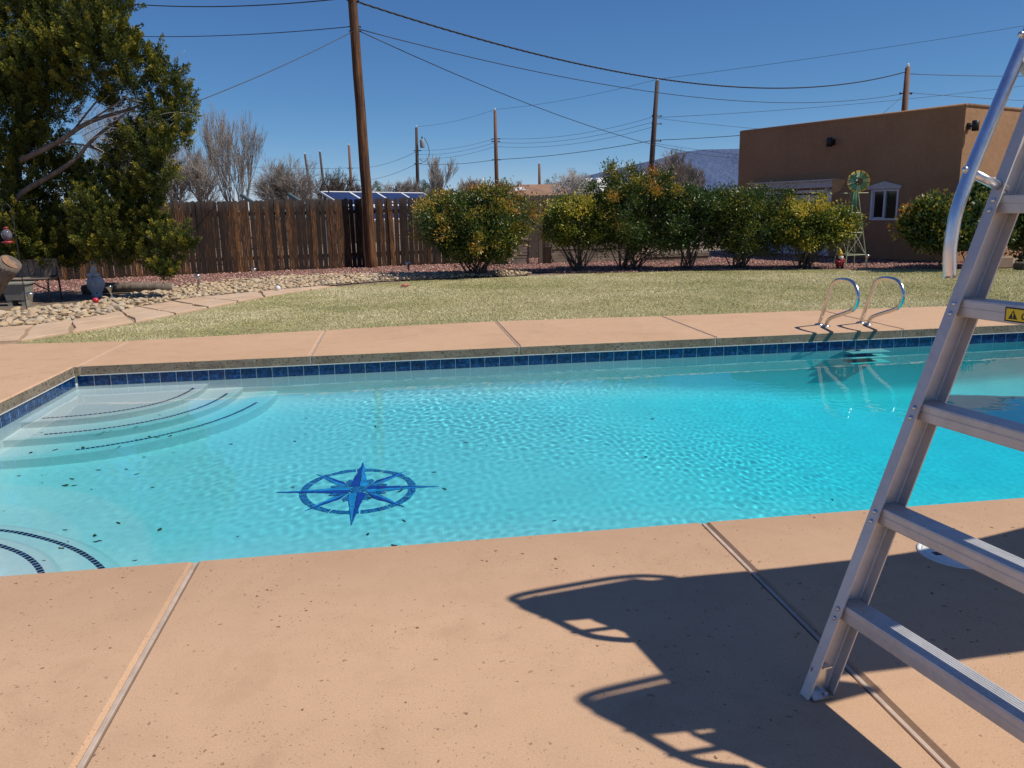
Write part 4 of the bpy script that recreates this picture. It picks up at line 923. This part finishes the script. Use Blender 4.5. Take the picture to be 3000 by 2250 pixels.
_rj = np.random.default_rng(31); JB = np.array([-7.1, 15.9, -.03])
jun = thing('juniper_tree', 'large old juniper with drooping dark olive foliage beside the wooden fence', 'tree', JB)
_Ps, _Ds, _Ts = [], [], []
for (px, py, Y, rx, ry) in CL:
    Y = Y-(1.25 if px > 280 else .6); m = int(12+rx*ry/62); c = at(px, py, Y); k = Y/F_PX*1.02; R = np.array([rx*k, .7*max(rx, ry)*k, ry*k])
    d = unit(_rj.normal(size=(m, 3))); f = _rj.uniform(.35, .98, (m, 1)); pc = c+d*R*f; pd = unit(d*[.9, .9, .5]+[0, 0, .95]+_rj.normal(size=(m, 3))*.28)
    L = _rj.uniform(.18, .42, m); w = _rj.random(m); q = 105
    s = _rj.random((m, q))**.8; ang = _rj.random((m, q))*6.28; rad = .068*(1-s*.8)*np.sqrt(_rj.random((m, q)))
    A1 = unit(np.cross(pd, [.3, .5, .1])); A2 = np.cross(pd, A1)
    P = pc[:, None]+pd[:, None]*(L[:, None]*(s-.3))[..., None]+A1[:, None]*(rad*np.cos(ang))[..., None]+A2[:, None]*(rad*np.sin(ang))[..., None]
    D = unit(pd[:, None]*.9+A1[:, None]*np.cos(ang)[..., None]*.6+A2[:, None]*np.sin(ang)[..., None]*.6+_rj.normal(size=(m, q, 3))*.25)
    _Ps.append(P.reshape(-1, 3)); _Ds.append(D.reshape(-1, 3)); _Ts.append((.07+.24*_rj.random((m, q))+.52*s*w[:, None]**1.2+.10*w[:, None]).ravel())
_P = np.concatenate(_Ps); _D = np.concatenate(_Ds); _T = np.concatenate(_Ts)
_k = _P[:, 2] > .05; _P, _D, _T = _P[_k], _D[_k], _T[_k]
_V, _F = leaf_faces(_P, _D, _rj.uniform(.026, .056, len(_P)), .2, _rj, .1)
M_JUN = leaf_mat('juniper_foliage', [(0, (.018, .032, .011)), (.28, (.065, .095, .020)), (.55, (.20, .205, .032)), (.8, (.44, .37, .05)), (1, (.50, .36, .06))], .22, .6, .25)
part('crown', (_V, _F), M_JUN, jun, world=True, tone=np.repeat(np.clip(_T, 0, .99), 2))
def px3(l, Y): return [at(a, b, Y if np.isscalar(Y) else Y[i]) for i, (a, b) in enumerate(l)]
part('trunk', join(tube(curve([JB, JB+[.1, -.1, .8], at(30, 560, 16.5), at(60, 360, 16.5), at(100, 230, 16.5), at(120, 60, 16.6), at(110, -150, 16.7)], 5), np.linspace(.21, .05, 31), 10),
     tube(curve([JB+[-.2, -.3, 0], at(-60, 800, 15.6), at(-20, 700, 15.6), at(-40, 450, 16.2), at(-80, 100, 16.5)], 5), np.linspace(.2, .06, 21), 10)), M_JBARK, jun, True, world=True)
_limbs = [([(40, 590), (78, 555), (163, 506), (223, 464), (259, 422), (313, 374), (370, 330)], 15.2, .055), ([(60, 470), (169, 416), (241, 368), (301, 343), (362, 325), (410, 307), (470, 260)], 15.2, .050), ([(200, 400), (300, 280), (400, 210), (490, 185)], 15.3, .018), ([(170, 420), (240, 425), (320, 450), (420, 470)], 15.2, .02),
          ([(313, 374), (400, 360), (470, 330), (520, 300)], 15.2, .016), ([(240, 368), (330, 310), (380, 270), (440, 200)], 15.2, .015), ([(259, 422), (330, 470), (380, 540)], 15.3, .018), ([(60, 480), (150, 250), (200, 100)], 15.7, .055), ([(50, 620), (150, 640), (300, 640), (420, 690), (470, 760)], 15.6, .05), ([(430, 690), (470, 740), (455, 795), (480, 800)], 14.9, .016)]
for l, Y, r0 in _limbs: part('limb', tube(curve(px3(l, Y), 5), np.linspace(r0, r0*.3, (len(l)-1)*5+1), 7), M_JBARK, jun, True, world=True)
_tw = []
for k in range(90):
    a = at(_rj.uniform(200, 500), _rj.uniform(200, 480), _rj.uniform(14.9, 15.5)); b = a+np.array([_rj.uniform(-.1, .6), _rj.normal(0, .15), _rj.uniform(-.15, .35)])
    _tw.append(tube(curve([a, (a+b)/2+_rj.normal(0, .04, 3), b], 3), np.linspace(.006, .002, 7), 4))
part('dead_twigs', join(*_tw), M_TWIGPALE, jun, True, world=True)['kind'] = 'stuff'
t = thing('cut_log', 'big sawn off trunk section with pale cut end under the juniper', 'log', (-6.35, 13.6, -.03))
_a, _b = at(-70, 905, 13.4), at(32, 768, 13.2)
part('bark', tube(wobble([_a+(_b-_a)*k for k in np.linspace(0, 1, 7)], .012, 5), [.17, .165, .15, .15, .145, .15, .155], 14), M_JBARK, t, True, world=True)
_d = unit(_b-_a); part('cut_face', tube([_b, _b+_d*.004], .135, 14), plain('sawn_wood', (.26, .15, .085), .8, var=.3, sc=20), t, world=True)

# ------------------------------------------------------------------ bare winter trees
def seg_mesh(S, n=4):
    S = np.asarray(S); A, B, ra, rb = S[:, :3], S[:, 3:6], S[:, 6], S[:, 7]; T = unit(B-A); N = unit(np.cross(T, [.31, .52, .79])); Q = np.cross(T, N); m = len(S)
    th = np.arange(n)*2*math.pi/n; o = np.cos(th)[None, :, None]*N[:, None]+np.sin(th)[None, :, None]*Q[:, None]
    V = np.concatenate([A[:, None]+o*ra[:, None, None], B[:, None]+o*rb[:, None, None]], 1).reshape(-1, 3); b = (2*n*np.arange(m))[:, None, None]
    j = np.arange(n); F = (np.stack([j, (j+1) % n, n+(j+1) % n, n+j], 1)[None]+b).reshape(-1, 4); return V, F
def bare_tree(label, base, h, seed, mat, spread=.55, up=.25, lev=5, kids=4, stems=1, r0=.1, rmin=.006, group='bare winter trees beyond the fence', curl=.12, first=.28):
    r = np.random.default_rng(seed); big, fine = [], []
    def grow(p, d, L, rad, lv):
        n = 3; q = p; dd = d
        for i in range(n):
            nd = unit(dd+r.normal(0, curl, 3)+np.array([0, 0, up*.12])); e = q+nd*L/n; ra = rad*(1-.3*i/n); rb = rad*(1-.3*(i+1)/n)
            (big if lv < 2 else fine).append((*q, *e, max(ra, rmin), max(rb, rmin*.8))); q = e; dd = nd
            if lv < lev-1 and (i > 0 or lv > 0):
                for _ in range(kids if i == n-1 else max(1, kids//2)):
                    v = unit(nd+unit(r.normal(size=3))*spread+np.array([0, 0, up])); grow(q, v, L*r.uniform(.5, .78), rb*.62, lv+1)
    b = np.array(base, float)
    for s in range(stems):
        a = r.random()*6.28; d = unit(np.array([math.cos(a)*.28*(stems > 1), math.sin(a)*.28*(stems > 1), 1.0])+r.normal(0, .05, 3)); grow(b+(r.normal(0, .12, 3)*[1, 1, 0] if stems > 1 else 0), d, h*first*(1.5 if stems > 1 else 1), r0, 0)
    t = thing('bare_tree', label, 'tree', base, group); part('trunk', seg_mesh(big, 6), mat, t, True, world=True); part('crown', seg_mesh(fine, 3), mat, t, True, world=True); return t
bare_tree('tall upright bare tree with many slender stems behind the wooden fence', (-5.35, 30, 0), 4.5, 3, M_TWIG, .30, .42, 5, 3, 5, .04, .0045, curl=.07, first=.27)
bare_tree('spreading bare tree beside the juniper behind the wooden fence', (-7.6, 34, 0), 5.2, 4, M_TWIG, .62, .2, 5, 4, 2, .08, .005, first=.22)
bare_tree('thin bare tree half hidden by the juniper crown', (-10.2, 35, 0), 6.6, 9, M_TWIG, .55, .3, 5, 4, 2, .07, .005, first=.24)
bare_tree('rounded tangled bare tree behind the upright slender one', (-4.3, 36, 0), 4.4, 5, M_TWIG, .7, .12, 5, 4, 3, .06, .005, first=.22)
bare_tree('dark branched bare tree next to the small far utility pole', (-2.9, 38, 0), 4.1, 6, M_BARK, .62, .2, 6, 3, 2, .07, .007, first=.22)
bare_tree('small bare tree with a straight trunk above the round photinia', (2.3, 45, 0), 5.2, 7, M_TWIGPALE, .36, .42, 5, 4, 1, .07, .007, first=.30, curl=.06)
bare_tree('pale rounded bare tree beside the brown roofed house', (9.8, 42, 0), 4.3, 8, M_TWIGPALE, .80, .02, 6, 3, 2, .10, .009, first=.24, curl=.2)
bare_tree('bare tree standing before the mountain beside the adobe house', (16.4, 46, 0), 4.6, 11, M_TWIG, .45, .3, 6, 3, 3, .06, .008, first=.24)
bare_tree('low reddish bare thicket tree right of the straight trunked one', (5.6, 56, 0), 4.1, 12, M_TWIG, .6, .2, 5, 4, 4, .06, .010, first=.22)
bare_tree('low bare thicket tree above the brown house roof', (10.6, 75, 0), 4.5, 14, M_TWIG, .6, .2, 5, 4, 4, .07, .013, first=.22)
bare_tree('low grey bare tree left of the straight trunked one', (.9, 52, 0), 3.9, 15, M_TWIG, .6, .2, 5, 4, 3, .06, .010, first=.22)
# far evergreens
def evergreen(label, x0, x1, yt, Y, seed, mat, zb=.3, flat=1.0, nc=120, group='far evergreen trees'):
    a, b = at(x0, 600, Y), at(x1, 600, Y); zt = at((x0+x1)/2, yt, Y)[2]; r = np.random.default_rng(seed); rx = (b[0]-a[0])/2; c = np.array([(a[0]+b[0])/2, Y, 0]); t = thing('evergreen_tree', label, 'tree', c, group)
    d = unit(r.normal(size=(nc, 3))); f = r.uniform(.5, 1, (nc, 1)); C = [0, 0, (zt+zb)/2]+d*f*[rx, rx, (zt-zb)/2]*(1+.12*r.normal(size=(nc, 1)))
    P = (C[:, None]+r.normal(size=(nc, 70, 3))*rx*.14).reshape(-1, 3); n = len(P); V, F = leaf_faces(P, unit(r.normal(size=(n, 3))+[0, 0, .6]), r.uniform(.12, .3, n)*rx/2.2, .25, r)
    part('crown', (V, F), mat, t, tone=np.repeat(.1+.6*r.random(n), 2)); part('trunk', tube([(0, 0, -.1), (0, 0, zt*.6)], rx*.07, 7), M_BARK, t)
M_PINE = leaf_mat('far_evergreen', [(0, (.016, .03, .012)), (.5, (.05, .085, .025)), (1, (.11, .14, .04))], .2, .6, .2)
evergreen('clipped round green bush peeking over the solar array', 974, 1008, 545, 75, 1, M_LIG, nc=80)
evergreen('broad far green pine right of the leaning pole', 1120, 1155, 535, 95, 2, M_PINE); evergreen('low far green pine beside the broad one', 1150, 1195, 549, 98, 3, M_PINE)
evergreen('far brown grey leafless round crown right of the leaning pole', 1085, 1130, 533, 92, 4, M_JUN); evergreen('far green round tree behind the transformer pole', 1222, 1278, 522, 95, 5, M_PINE)
evergreen('far dark green pine behind the roof skylights', 1580, 1640, 530, 90, 6, M_PINE); evergreen('dull olive shrub between the bare trees behind the fence', 600, 655, 545, 40, 7, M_JUN, nc=60)

# ------------------------------------------------------------------ neighbours: solar arrays, brown house, mountain
def pv_mat():
    g = G('photovoltaic_cells'); v = g.coord()
    b = g.n('TexBrick', Vector=v, Color1=(.010, .016, .06), Color2=(.013, .021, .075), Mortar=(.06, .08, .15), Scale=1.0, _offset=0.0); b.inputs['Mortar Size'].default_value = .008; b.inputs['Brick Width'].default_value = .16; b.inputs['Row Height'].default_value = .16
    return g.set(Base__Color=b.outputs[0], Roughness=.12)
M_PV = pv_mat()
TL = np.array([-2.23, 26.3, 2.06]); ED = unit(np.array([3.39, 4.5, 0])); SD = np.array([ED[1], -ED[0], 0]); tilt = math.radians(27); DN = SD*math.cos(tilt)-ZD*math.sin(tilt); NN = np.cross(DN, ED)*1; NN = NN if NN[2] > 0 else -NN
sol = thing('solar_array', 'tilted blue solar panel array just behind the wooden fence', 'solar panels', (*(TL+ED*2.8+SD*.9)[:2], 0))
PW, PH = 1.40, 1.0
for i in range(4):
    for j in range(2):
        c = TL+ED*(PW*(i+.5))+DN*(PH*(j+.5)); axp = np.stack([ED, DN, NN])
        q = box((0, 0, 0), (PW-.04, PH-.04, .035)); 
        o = link('panel', mesh_data('panel', *q, M_PV), sol); o.matrix_local = Matrix.Translation(Vector(c)-Vector(sol.location))@Matrix(np.array([ED, DN, NN]).T.tolist()).to_4x4()
        fr = join(box((0, PH/2-.025, .004), (PW, .05, .05)), box((0, -PH/2+.025, .004), (PW, .05, .05)), box((PW/2-.025, 0, .004), (.05, PH-.10, .05)), box((-PW/2+.025, 0, .004), (.05, PH-.10, .05)))
        link('panel_frame', mesh_data('panel_frame', *fr, M_FRAME), o)
for i in range(5):
    p = TL+ED*(PW*i*.98+.05)+DN*.15-NN*.08; part('leg', tube([(p[0], p[1], -.05), p], .035, 6), M_RIVET, sol, world=True); p = TL+ED*(PW*i*.98+.05)+DN*1.85-NN*.08; part('leg', tube([(p[0], p[1], -.05), p], .035, 6), M_RIVET, sol, world=True)
part('cable_loop', tube(curve([TL+[.05, 0, 0], TL+[.1, 0, .22], TL+[.25, 0, .2], TL+[.3, 0, -.05]], 5), .02, 6), M_WIRE, sol, True, world=True)
M_TEAL = plain('grey_green_collector', (.10, .14, .14), .3, var=.1)
for k, (x, lab) in enumerate(((-4.55, 'grey green tilted collector frame left of the solar array'), (-3.15, 'dark tilted collector frame touching the solar array'))):
    b = np.array([x, 26.2, 2.0]); t = thing('solar_collector', lab, 'solar collector', (x+.3, 25.8, 0), 'grey tilted collectors')
    part('panel', (box((0, .9, 0), (.10, 1.8, .09))[0]@np.stack([ED, DN, NN])+b, BOXF), M_TEAL, t, world=True); part('sheet', (box((-.55, 1.15, -.10), (1.0, .5, .03))[0]@np.stack([ED, DN, NN])+b, BOXF), M_TEAL, t, world=True)
    part('leg', tube([(b[0], b[1], -.05), b], .04, 6), M_RIVET, t, world=True); e = b+DN*1.6; part('leg', tube([(e[0], e[1], -.05), e], .04, 6), M_RIVET, t, world=True)
def shingle_mat():
    g = G('brown_shingle'); v = g.coord(); return g.set(Base__Color=g.ramp(g.noise(v, 3, 6, .7), [(.3, (.22, .12, .07)), (.7, (.36, .21, .13))]), Roughness=.9)
hx = thing('neighbour_house', 'cream neighbour house with a brown hip roof and skylights', 'house', (11.5, 60, 0)); A0, A1 = 7.6, 14.2
part('wall', box((0.0, 4.0, 1.12), (6.2, 8, 2.35)), plain('cream_stucco', (.50, .42, .32), .9), hx)
_rv = [(-3.7, -.5, 2.24), (3.5, -.5, 2.24), (3.5, 8.5, 2.24), (-3.7, 8.5, 2.24), (-1.6, 4, 3.32), (1.5, 4, 3.32), (-3.7, -.5, 2.14), (3.5, -.5, 2.14), (3.5, 8.5, 2.14), (-3.7, 8.5, 2.14)]
rf = part('roof', (_rv, [(0, 1, 5, 4), (1, 2, 5), (2, 3, 4, 5), (3, 0, 4), (0, 6, 7, 1), (1, 7, 8, 2), (2, 8, 9, 3), (3, 9, 6, 0), (6, 9, 8, 7)]), shingle_mat(), hx)
_sl = unit(np.array([0, 4.5, 1.08])); _sn = np.array([0, -_sl[2], _sl[1]]); axs = np.stack([np.array([1., 0, 0]), _sl, _sn])
for x, y in ((-2.2, 2.0), (-1.7, 2.1)): part('skylight', (box((0, 0, .06), (.42, 1.1, .10))[0]@axs+[x, y, 2.24+(y+.5)*1.08/4.5], BOXF), M_FRAME, rf)
part('window', join(box((.6, -.03, 1.75), (.95, .06, .62))), M_BLACK, hx)
part('wing_roof', ([(3.2, -1.5, 2.15), (9, -1.5, 2.05), (9, 5, 2.9), (3.2, 5, 2.9), (3.2, -1.5, 2.05), (9, -1.5, 1.95)], [(0, 1, 2, 3), (4, 5, 1, 0)]), shingle_mat(), hx); part('wing_wall', box((6.2, 2, 1.0), (5.4, 6, 2.0)), plain('tan_stucco', (.40, .32, .23), .9), hx)
for x in (3.1, 4.3): 
    v = box((0, 0, .1), (.9, 1.5, .08))[0]@np.stack([np.array([1., 0, 0]), unit(np.array([.25, .6, .75])), unit(np.array([-.2, -.75, .62]))]); part('roof_collector', (v+[x, 1.4, 3.0], BOXF), M_FRAME, rf)
def mountain():
    r = np.random.default_rng(77); xs = np.linspace(900, 2900, 120); ridge = np.interp(xs, [900, 1500, 1700, 1830, 1930, 2000, 2060, 2165, 2400, 2600, 2900], [604, 565, 520, 488, 466, 445, 438, 436, 430, 440, 470]); V, F = [], []
    rows = np.linspace(0, 1, 26); nz = np.cumsum(r.normal(0, 1, (26, 120)), 1); nz -= nz.mean(1)[:, None]
    ph = r.random((6, 2))*6
    for j, t in enumerate(rows):
        for i, x in enumerate(xs):
            top = at(x, ridge[i], 9000); Y = 9000-(1-t)*2600; wv = sum(math.sin(x*(.02+.017*k)*(1+.1*t)+ph[k, 0]+t*(2+k))*(1/(k+1)) for k in range(6))
            X = top[0]*Y/9000*1.0; z = (top[2]+20)*(t**1.15)-20+ (0 if t > .985 else wv*34*math.sin(math.pi*t)); V.append((X, Y+wv*70*(1-t), z if t > 0 else -30))
    n = len(xs); F = [(j*n+i, j*n+i+1, (j+1)*n+i+1, (j+1)*n+i) for j in range(25) for i in range(n-1)]
    return V, F
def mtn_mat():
    g = G('haze_blue_range'); v = g.coord(scale=(.0035, .0035, .004))
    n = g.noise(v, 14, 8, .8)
    return g.set(Base__Color=g.ramp(n, [(.40, (.018, .045, .12)), (.5, (.045, .08, .17)), (.62, (.14, .16, .24))]), Roughness=1.0)  # blue of the distance haze is put into the rock colour
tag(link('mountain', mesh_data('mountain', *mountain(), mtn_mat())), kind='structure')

# ------------------------------------------------------------------ garden ornaments
WB = np.array([9.95, 16.70, -.03]); wm = thing('garden_windmill', 'small green and yellow garden windmill on a lattice tower by the house', 'windmill', WB)
M_WGREEN = plain('pale_green_paint', (.36, .42, .24), .5, var=.2); M_GREEN = plain('green_blade_paint', (.10, .28, .14), .45, var=.3, sc=9); M_GOLD = plain('yellow_paint', (.70, .46, .04), .45); M_RUST = plain('rusty_vane', (.10, .055, .03), .7, var=.4)
_ft = [np.array([sx*.26, sy*.26, 0]) for sx, sy in ((-1, -1), (1, -1), (1, 1), (-1, 1))]; _tp = np.array([0, 0, 1.83])
lp = lambda f, z: f+(_tp+f*.08-f)*(z/1.83)
for f in _ft: part('leg', tube([f, lp(f, 1.80)], .011, 6), M_WGREEN, wm)
for z in (.30, .78, 1.2):
    for k in range(4): part('crossbar', tube([lp(_ft[k], z), lp(_ft[(k+1) % 4], z)], .008, 5), M_WGREEN, wm)
for k in range(4):
    for z0, z1 in ((.30, .78), (.78, 1.2)): part('brace', tube([lp(_ft[k], z0), lp(_ft[(k+1) % 4], z1)], .006, 5), M_WGREEN, wm); 
    part('brace', tube([lp(_ft[(k+1) % 4], .30), lp(_ft[k], .78)], .006, 5), M_WGREEN, wm)
part('platform_rod', tube([(-.32, 0, 1.62), (.32, 0, 1.62)], .007, 5), M_WGREEN, wm); part('head', lathe([(.05, 1.22), (.06, 1.5), (.05, 1.80), (.035, 1.98)], 10), M_GREEN, wm, True)
hub = np.array([.0, -.12, 1.86]); fw = unit(np.array([-.35, -.94, .0])); sd = np.array([-fw[1], fw[0], 0]); wh = part('wheel', join(tube([hub+.075*(math.cos(a)*sd+math.sin(a)*ZD) for a in np.linspace(0, 6.283, 25)], .010, 5), tube([hub-fw*.25, hub+fw*.03], .018, 8)), M_RUST, wm)
for k in range(12):
    a = k*math.pi/6+.1; rd_ = math.cos(a)*sd+math.sin(a)*ZD; tg = -math.sin(a)*sd+math.cos(a)*ZD; tw = unit(tg+fw*.35); nr = np.cross(rd_, tw)
    f0, f1 = .075, .20; V = [hub+rd_*f0+tw*s*.020 for s in (-1, 1)]+[hub+rd_*f1+tw*s*.045 for s in (1, -1)]; V += [v+nr*.003 for v in V]
    b = part('blade', (np.array(V), [(0, 1, 2, 3), (7, 6, 5, 4), (0, 4, 5, 1), (1, 5, 6, 2), (2, 6, 7, 3), (3, 7, 4, 0)]), M_GREEN if k % 3 else M_WGREEN, wh)
    V = [hub+rd_*f1+tw*s*.045 for s in (-1, 1)]+[hub+rd_*(f1+.03)+tw*s*.048 for s in (1, -1)]; V += [v+nr*.004 for v in V]
    part('blade_tip', (np.array(V), [(0, 1, 2, 3), (7, 6, 5, 4), (0, 4, 5, 1), (1, 5, 6, 2), (2, 6, 7, 3), (3, 7, 4, 0)]), M_GOLD, b)
_vn = hub-fw*.45+np.array([-.30, 0, -.03]); part('tail_boom', tube([hub, _vn+[.1, 0, .02]], .010, 5), M_RUST, wm)
V = [_vn+[.08, 0, .07], _vn+[-.22, 0, .13], _vn+[-.24, 0, -.24], _vn+[.08, 0, -.09]]; V += [v+[0, .006, 0] for v in V]; part('tail_vane', (np.array(V), [(0, 1, 2, 3), (7, 6, 5, 4), (0, 4, 5, 1), (1, 5, 6, 2), (2, 6, 7, 3), (3, 7, 4, 0)]), M_RUST, wm)

gn = thing('garden_gnome', 'little garden gnome with a yellow hat and red coat by the windmill', 'gnome', (9.62, 16.55, -.03))
M_RED = plain('red_glaze', (.30, .025, .03), .4); M_SKIN = plain('painted_face', (.62, .36, .26), .5); M_BEARD = plain('white_beard', (.72, .68, .58), .6)
part('body', lathe([(.075, .05), (.085, .10), (.092, .16), (.075, .22), (.05, .255)], 14), M_RED, gn, True); part('boots', join(ball((-.04, -.03, .035), (.04, .06, .035)), ball((.04, -.03, .035), (.04, .06, .035))), M_BLACK, gn, True)
hd = part('head', ball((0, -.005, .285), (.052, .052, .055)), M_SKIN, gn, True); part('nose', ball((0, -.058, .283), .012, 8, 5), M_SKIN, hd, True); part('beard', lathe([(.012, .16), (.042, .205), (.058, .25), (.052, .28)], 12, (0, -.025, 0)), M_BEARD, hd, True); part('hat', tube([(0, 0, .305), (0, 0, .35), (-.008, .01, .41), (-.02, .02, .47)], [.062, .048, .024, .004], 12), M_GOLD, gn, True)
for s in (-1, 1): part('arm', tube(curve([(s*.07, 0, .22), (s*.105, -.03, .17), (s*.04, -.09, .15)], 4), [.026]*8+[.02], 8), M_RED, gn, True)
gz = gnd(285, 868); go = thing('goose_statue', 'white goose statue wearing a ribbon bow beneath the juniper', 'statue', (gz[0], gz[1], -.02)); M_GOOSE = plain('white_glazed_ceramic', (.50, .51, .55), .35, var=.12)
part('body', lathe([(.085, 0), (.09, .04), (.085, .08), (.13, .16), (.155, .24), (.145, .31), (.10, .37), (.06, .41)], 18), M_GOOSE, go, True)
part('neck', tube(curve([(0, 0, .38), (-.01, -.01, .46), (0, 0, .54), (0, -.01, .59)], 5), np.linspace(.066, .042, 16), 12), M_GOOSE, go, True)
hd = part('head', ball((.01, -.02, .61), (.055, .065, .05)), M_GOOSE, go, True); part('beak', tube([(.01, -.07, .605), (.01, -.13, .59)], [.026, .01], 8), M_GOLD, hd, True)
bw = part('bow', join(ball((-.065, -.07, .415), (.06, .02, .035)), ball((.065, -.07, .415), (.06, .02, .035)), ball((0, -.085, .41), .022, 8, 6)), M_GOOSE, go, True)
for s in (-1, 1): part('ribbon', tube([(s*.01, -.09, .40), (s*.03, -.135, .33), (s*.05, -.155, .25)], [.012, .018, .02], 6), M_GOOSE, bw, True)
for x in (-.03, .03): part('painted_mark', ball((x, -.088, .06+x), (.012, .006, .016), 8, 5), M_NAVY, go, True)
def path_light(px, py, h, label, tiltx=0.0, funnel=False, mat=M_RIVET):
    g_ = gnd(px, py); t = thing('path_light', label, 'garden light', (g_[0], g_[1], -.02), 'solar path lights'); t.rotation_euler = (0, tiltx, 0)
    part('stake', tube([(0, 0, -.05), (0, 0, h*.62)], .009, 7), M_BLACK if not funnel else mat, t)
    if funnel: part('lamp_cone', lathe([(.012, h*.35), (.022, h*.6), (.05, h*.86), (.052, h*.9)], 14), mat, t, True); part('cap', lathe([(.072, h*.9), (.066, h*.95), (.03, h), (.005, h*1.01)], 16), mat, t, True)
    else: part('lens', lathe([(.03, h*.60), (.05, h*.74), (.052, h*.82)], 14), M_WHITEP, t, True); part('cap', lathe([(.062, h*.82), (.062, h*.92), (.05, h*.99), (.01, h)], 16), mat, t, True)
path_light(97, 908, .30, 'steel funnel path light standing before the feeder hook', -.06, True); path_light(332, 878, .27, 'grey funnel path light tilted beside the goose statue', -.18, True, M_STEEL)
path_light(582, 838, .26, 'pale capped path light in the stones below the juniper tip'); path_light(746, 818, .27, 'slim path light on the gravel midway along the fence', 0, True); path_light(1197, 803, .29, 'path light in the shade left of the round photinia bush', 0, True); path_light(2533, 776, .26, 'steel funnel path light leaning beside the windmill leg', .2, True)
# shepherd hook with a nectar feeder, bench, pot
hk = gnd(78, 903); t = thing('shepherd_hook', 'thin black shepherd hook pole under the juniper edge', 'garden hook', (hk[0], hk[1], -.02))
part('rod', tube(curve([(0, 0, 0), (0, 0, .9), (-.01, 0, 1.5), (-.03, 0, 1.62), (-.09, 0, 1.66), (-.14, 0, 1.60), (-.13, 0, 1.54)], 5), .007, 6), M_WIRE, t, True)
t = thing('nectar_feeder', 'glass hummingbird feeder with a red base hanging from the black hook', 'bird feeder', (hk[0]-.13, hk[1], 1.02)); g_ = G('feeder_glass'); M_FG = g_.set(Base__Color=(.30, .28, .34), Roughness=.08); g_.b.inputs['Transmission Weight'].default_value = .6
part('hanger', tube([(0, 0, .24), (0, 0, .54)], .003, 5), M_WIRE, t); part('bottle', lathe([(.03, .05), (.07, .10), (.078, .16), (.05, .21), (.02, .235)], 14), M_FG, t, True); part('base', lathe([(.03, 0), (.085, .015), (.09, .035), (.05, .05)], 14), M_RED, t, True); part('cap', lathe([(.03, .23), (.04, .25), (.01, .27)], 12), M_RED, t, True)
bb = at(85, 850, 15.2); t = thing('garden_bench', 'weathered slatted wooden bench with dark iron legs under the juniper', 'bench', (bb[0], 15.2, -.02))
for k in range(9): part('slat', bbox((-.40+.10*k, .22, .58), (.088, .02, .30), None, .004), M_TIMBER, t)
for k in range(4): part('seat_slat', bbox((0, -.18+.11*k, .41), (.95, .09, .025), None, .004), M_TIMBER, t)
for s in (-.42, .42): part('leg_frame', join(tube(curve([(s, -.25, 0), (s, -.2, .38), (s, .2, .40), (s, .25, 0)], 4), .016, 6), tube([(s, .18, .4), (s, .25, .72)], .014, 6), tube([(s, -.2, .2), (-s*.2, .1, .38)], .010, 5)), M_WIRE, t)
pp = at(55, 862, 14.6); t = thing('planter_box', 'grey square planter tub standing before the wooden bench', 'planter', (pp[0], 14.6, -.02)); M_TUB = plain('grey_tub', (.25, .24, .20), .7)
part('tub', (np.array([(-.15, -.13, .10), (.15, -.13, .10), (.15, .13, .10), (-.15, .13, .10), (-.19, -.17, .36), (.19, -.17, .36), (.19, .17, .36), (-.19, .17, .36)]), BOXF), M_TUB, t); part('rim', bbox((0, 0, .37), (.42, .38, .035), None, .006), M_TUB, t)
for s in (-1, 1): part('foot', box((s*.11, 0, .05), (.07, .24, .10)), M_TUB, t)
lg = at(390, 846, 16.2); t = thing('fallen_log', 'weathered fallen log lying on the ground beside the goose statue', 'log', (lg[0], 16.2, -.02)); part('bark', tube(wobble([(-.9, 0, .10), (-.5, .03, .12), (0, 0, .12), (.4, -.02, .11), (.72, 0, .10)], .01, 3), [.09, .10, .095, .09, .08], 10), M_JBARK, t, True); part('cut_end', tube([(.72, 0, .10), (.726, 0, .10)], .074, 10), plain('grey_sawn_wood', (.45, .38, .30), .9), t)
# stone blocks near the sunlit wall
t = gnd(2965, 788); solo('stone_block', bbox((t[0], t[1]+.6, .10), (.75, .35, .24), None, .02), plain('sand_block', (.33, .23, .15), .9, bump=.4), 'long tan stone block edging beneath the shrub by the sunlit wall', 'stone block', base=(t[0], t[1]+.6, -.02)); solo('stone_block', bbox((t[0]+.45, t[1]-.1, .06), (.8, .3, .15), None, .02), plain('dark_block', (.10, .08, .06), .9, bump=.4), 'low dark stone block at the lawn edge by the sunlit wall', 'stone block', base=(t[0]+.45, t[1]-.1, -.02))
t = thing('clay_pot', 'dark clay pot standing on the tan stone block', 'pot', (t[0]-.05, t[1]+.6, .222)); part('bowl', lathe([(.09, 0), (.15, .08), (.17, .18), (.15, .22)], 16), M_RUST, t, True); part('rim', lathe([(.165, .21), (.18, .22), (.18, .24), (.16, .245)], 16), M_RUST, t, True)
# small things on the lawn and stones
t = gnd(815, 852); solo('white_ball', ball((t[0], t[1], .045), .052, 16, 10), M_FRAME, 'small white ball lying at the lawn edge', 'ball', base=(t[0], t[1], 0), smooth=True)
t = gnd(1187, 841); _bt = join(ball((t[0], t[1], .035), (.065, .035, .03), 12, 8), ball((t[0]+.05, t[1], .04), (.032, .028, .028), 10, 7), ball((t[0]-.055, t[1]+.01, .025), (.034, .034, .022), 10, 7)); solo('dog_toy', _bt, plain('faded_pink_rubber', (.60, .20, .17), .6), 'crumpled faded pink dog toy lying on the lawn', 'toy', base=(t[0], t[1], 0), smooth=True)
t = gnd(283, 902); solo('red_ball', ball((t[0], t[1], .12), (.05, .045, .045), 14, 9), plain('red_rubber', (.55, .03, .06), .4), 'small crimson ball resting on the river stones', 'ball', base=(t[0], t[1], 0), smooth=True)
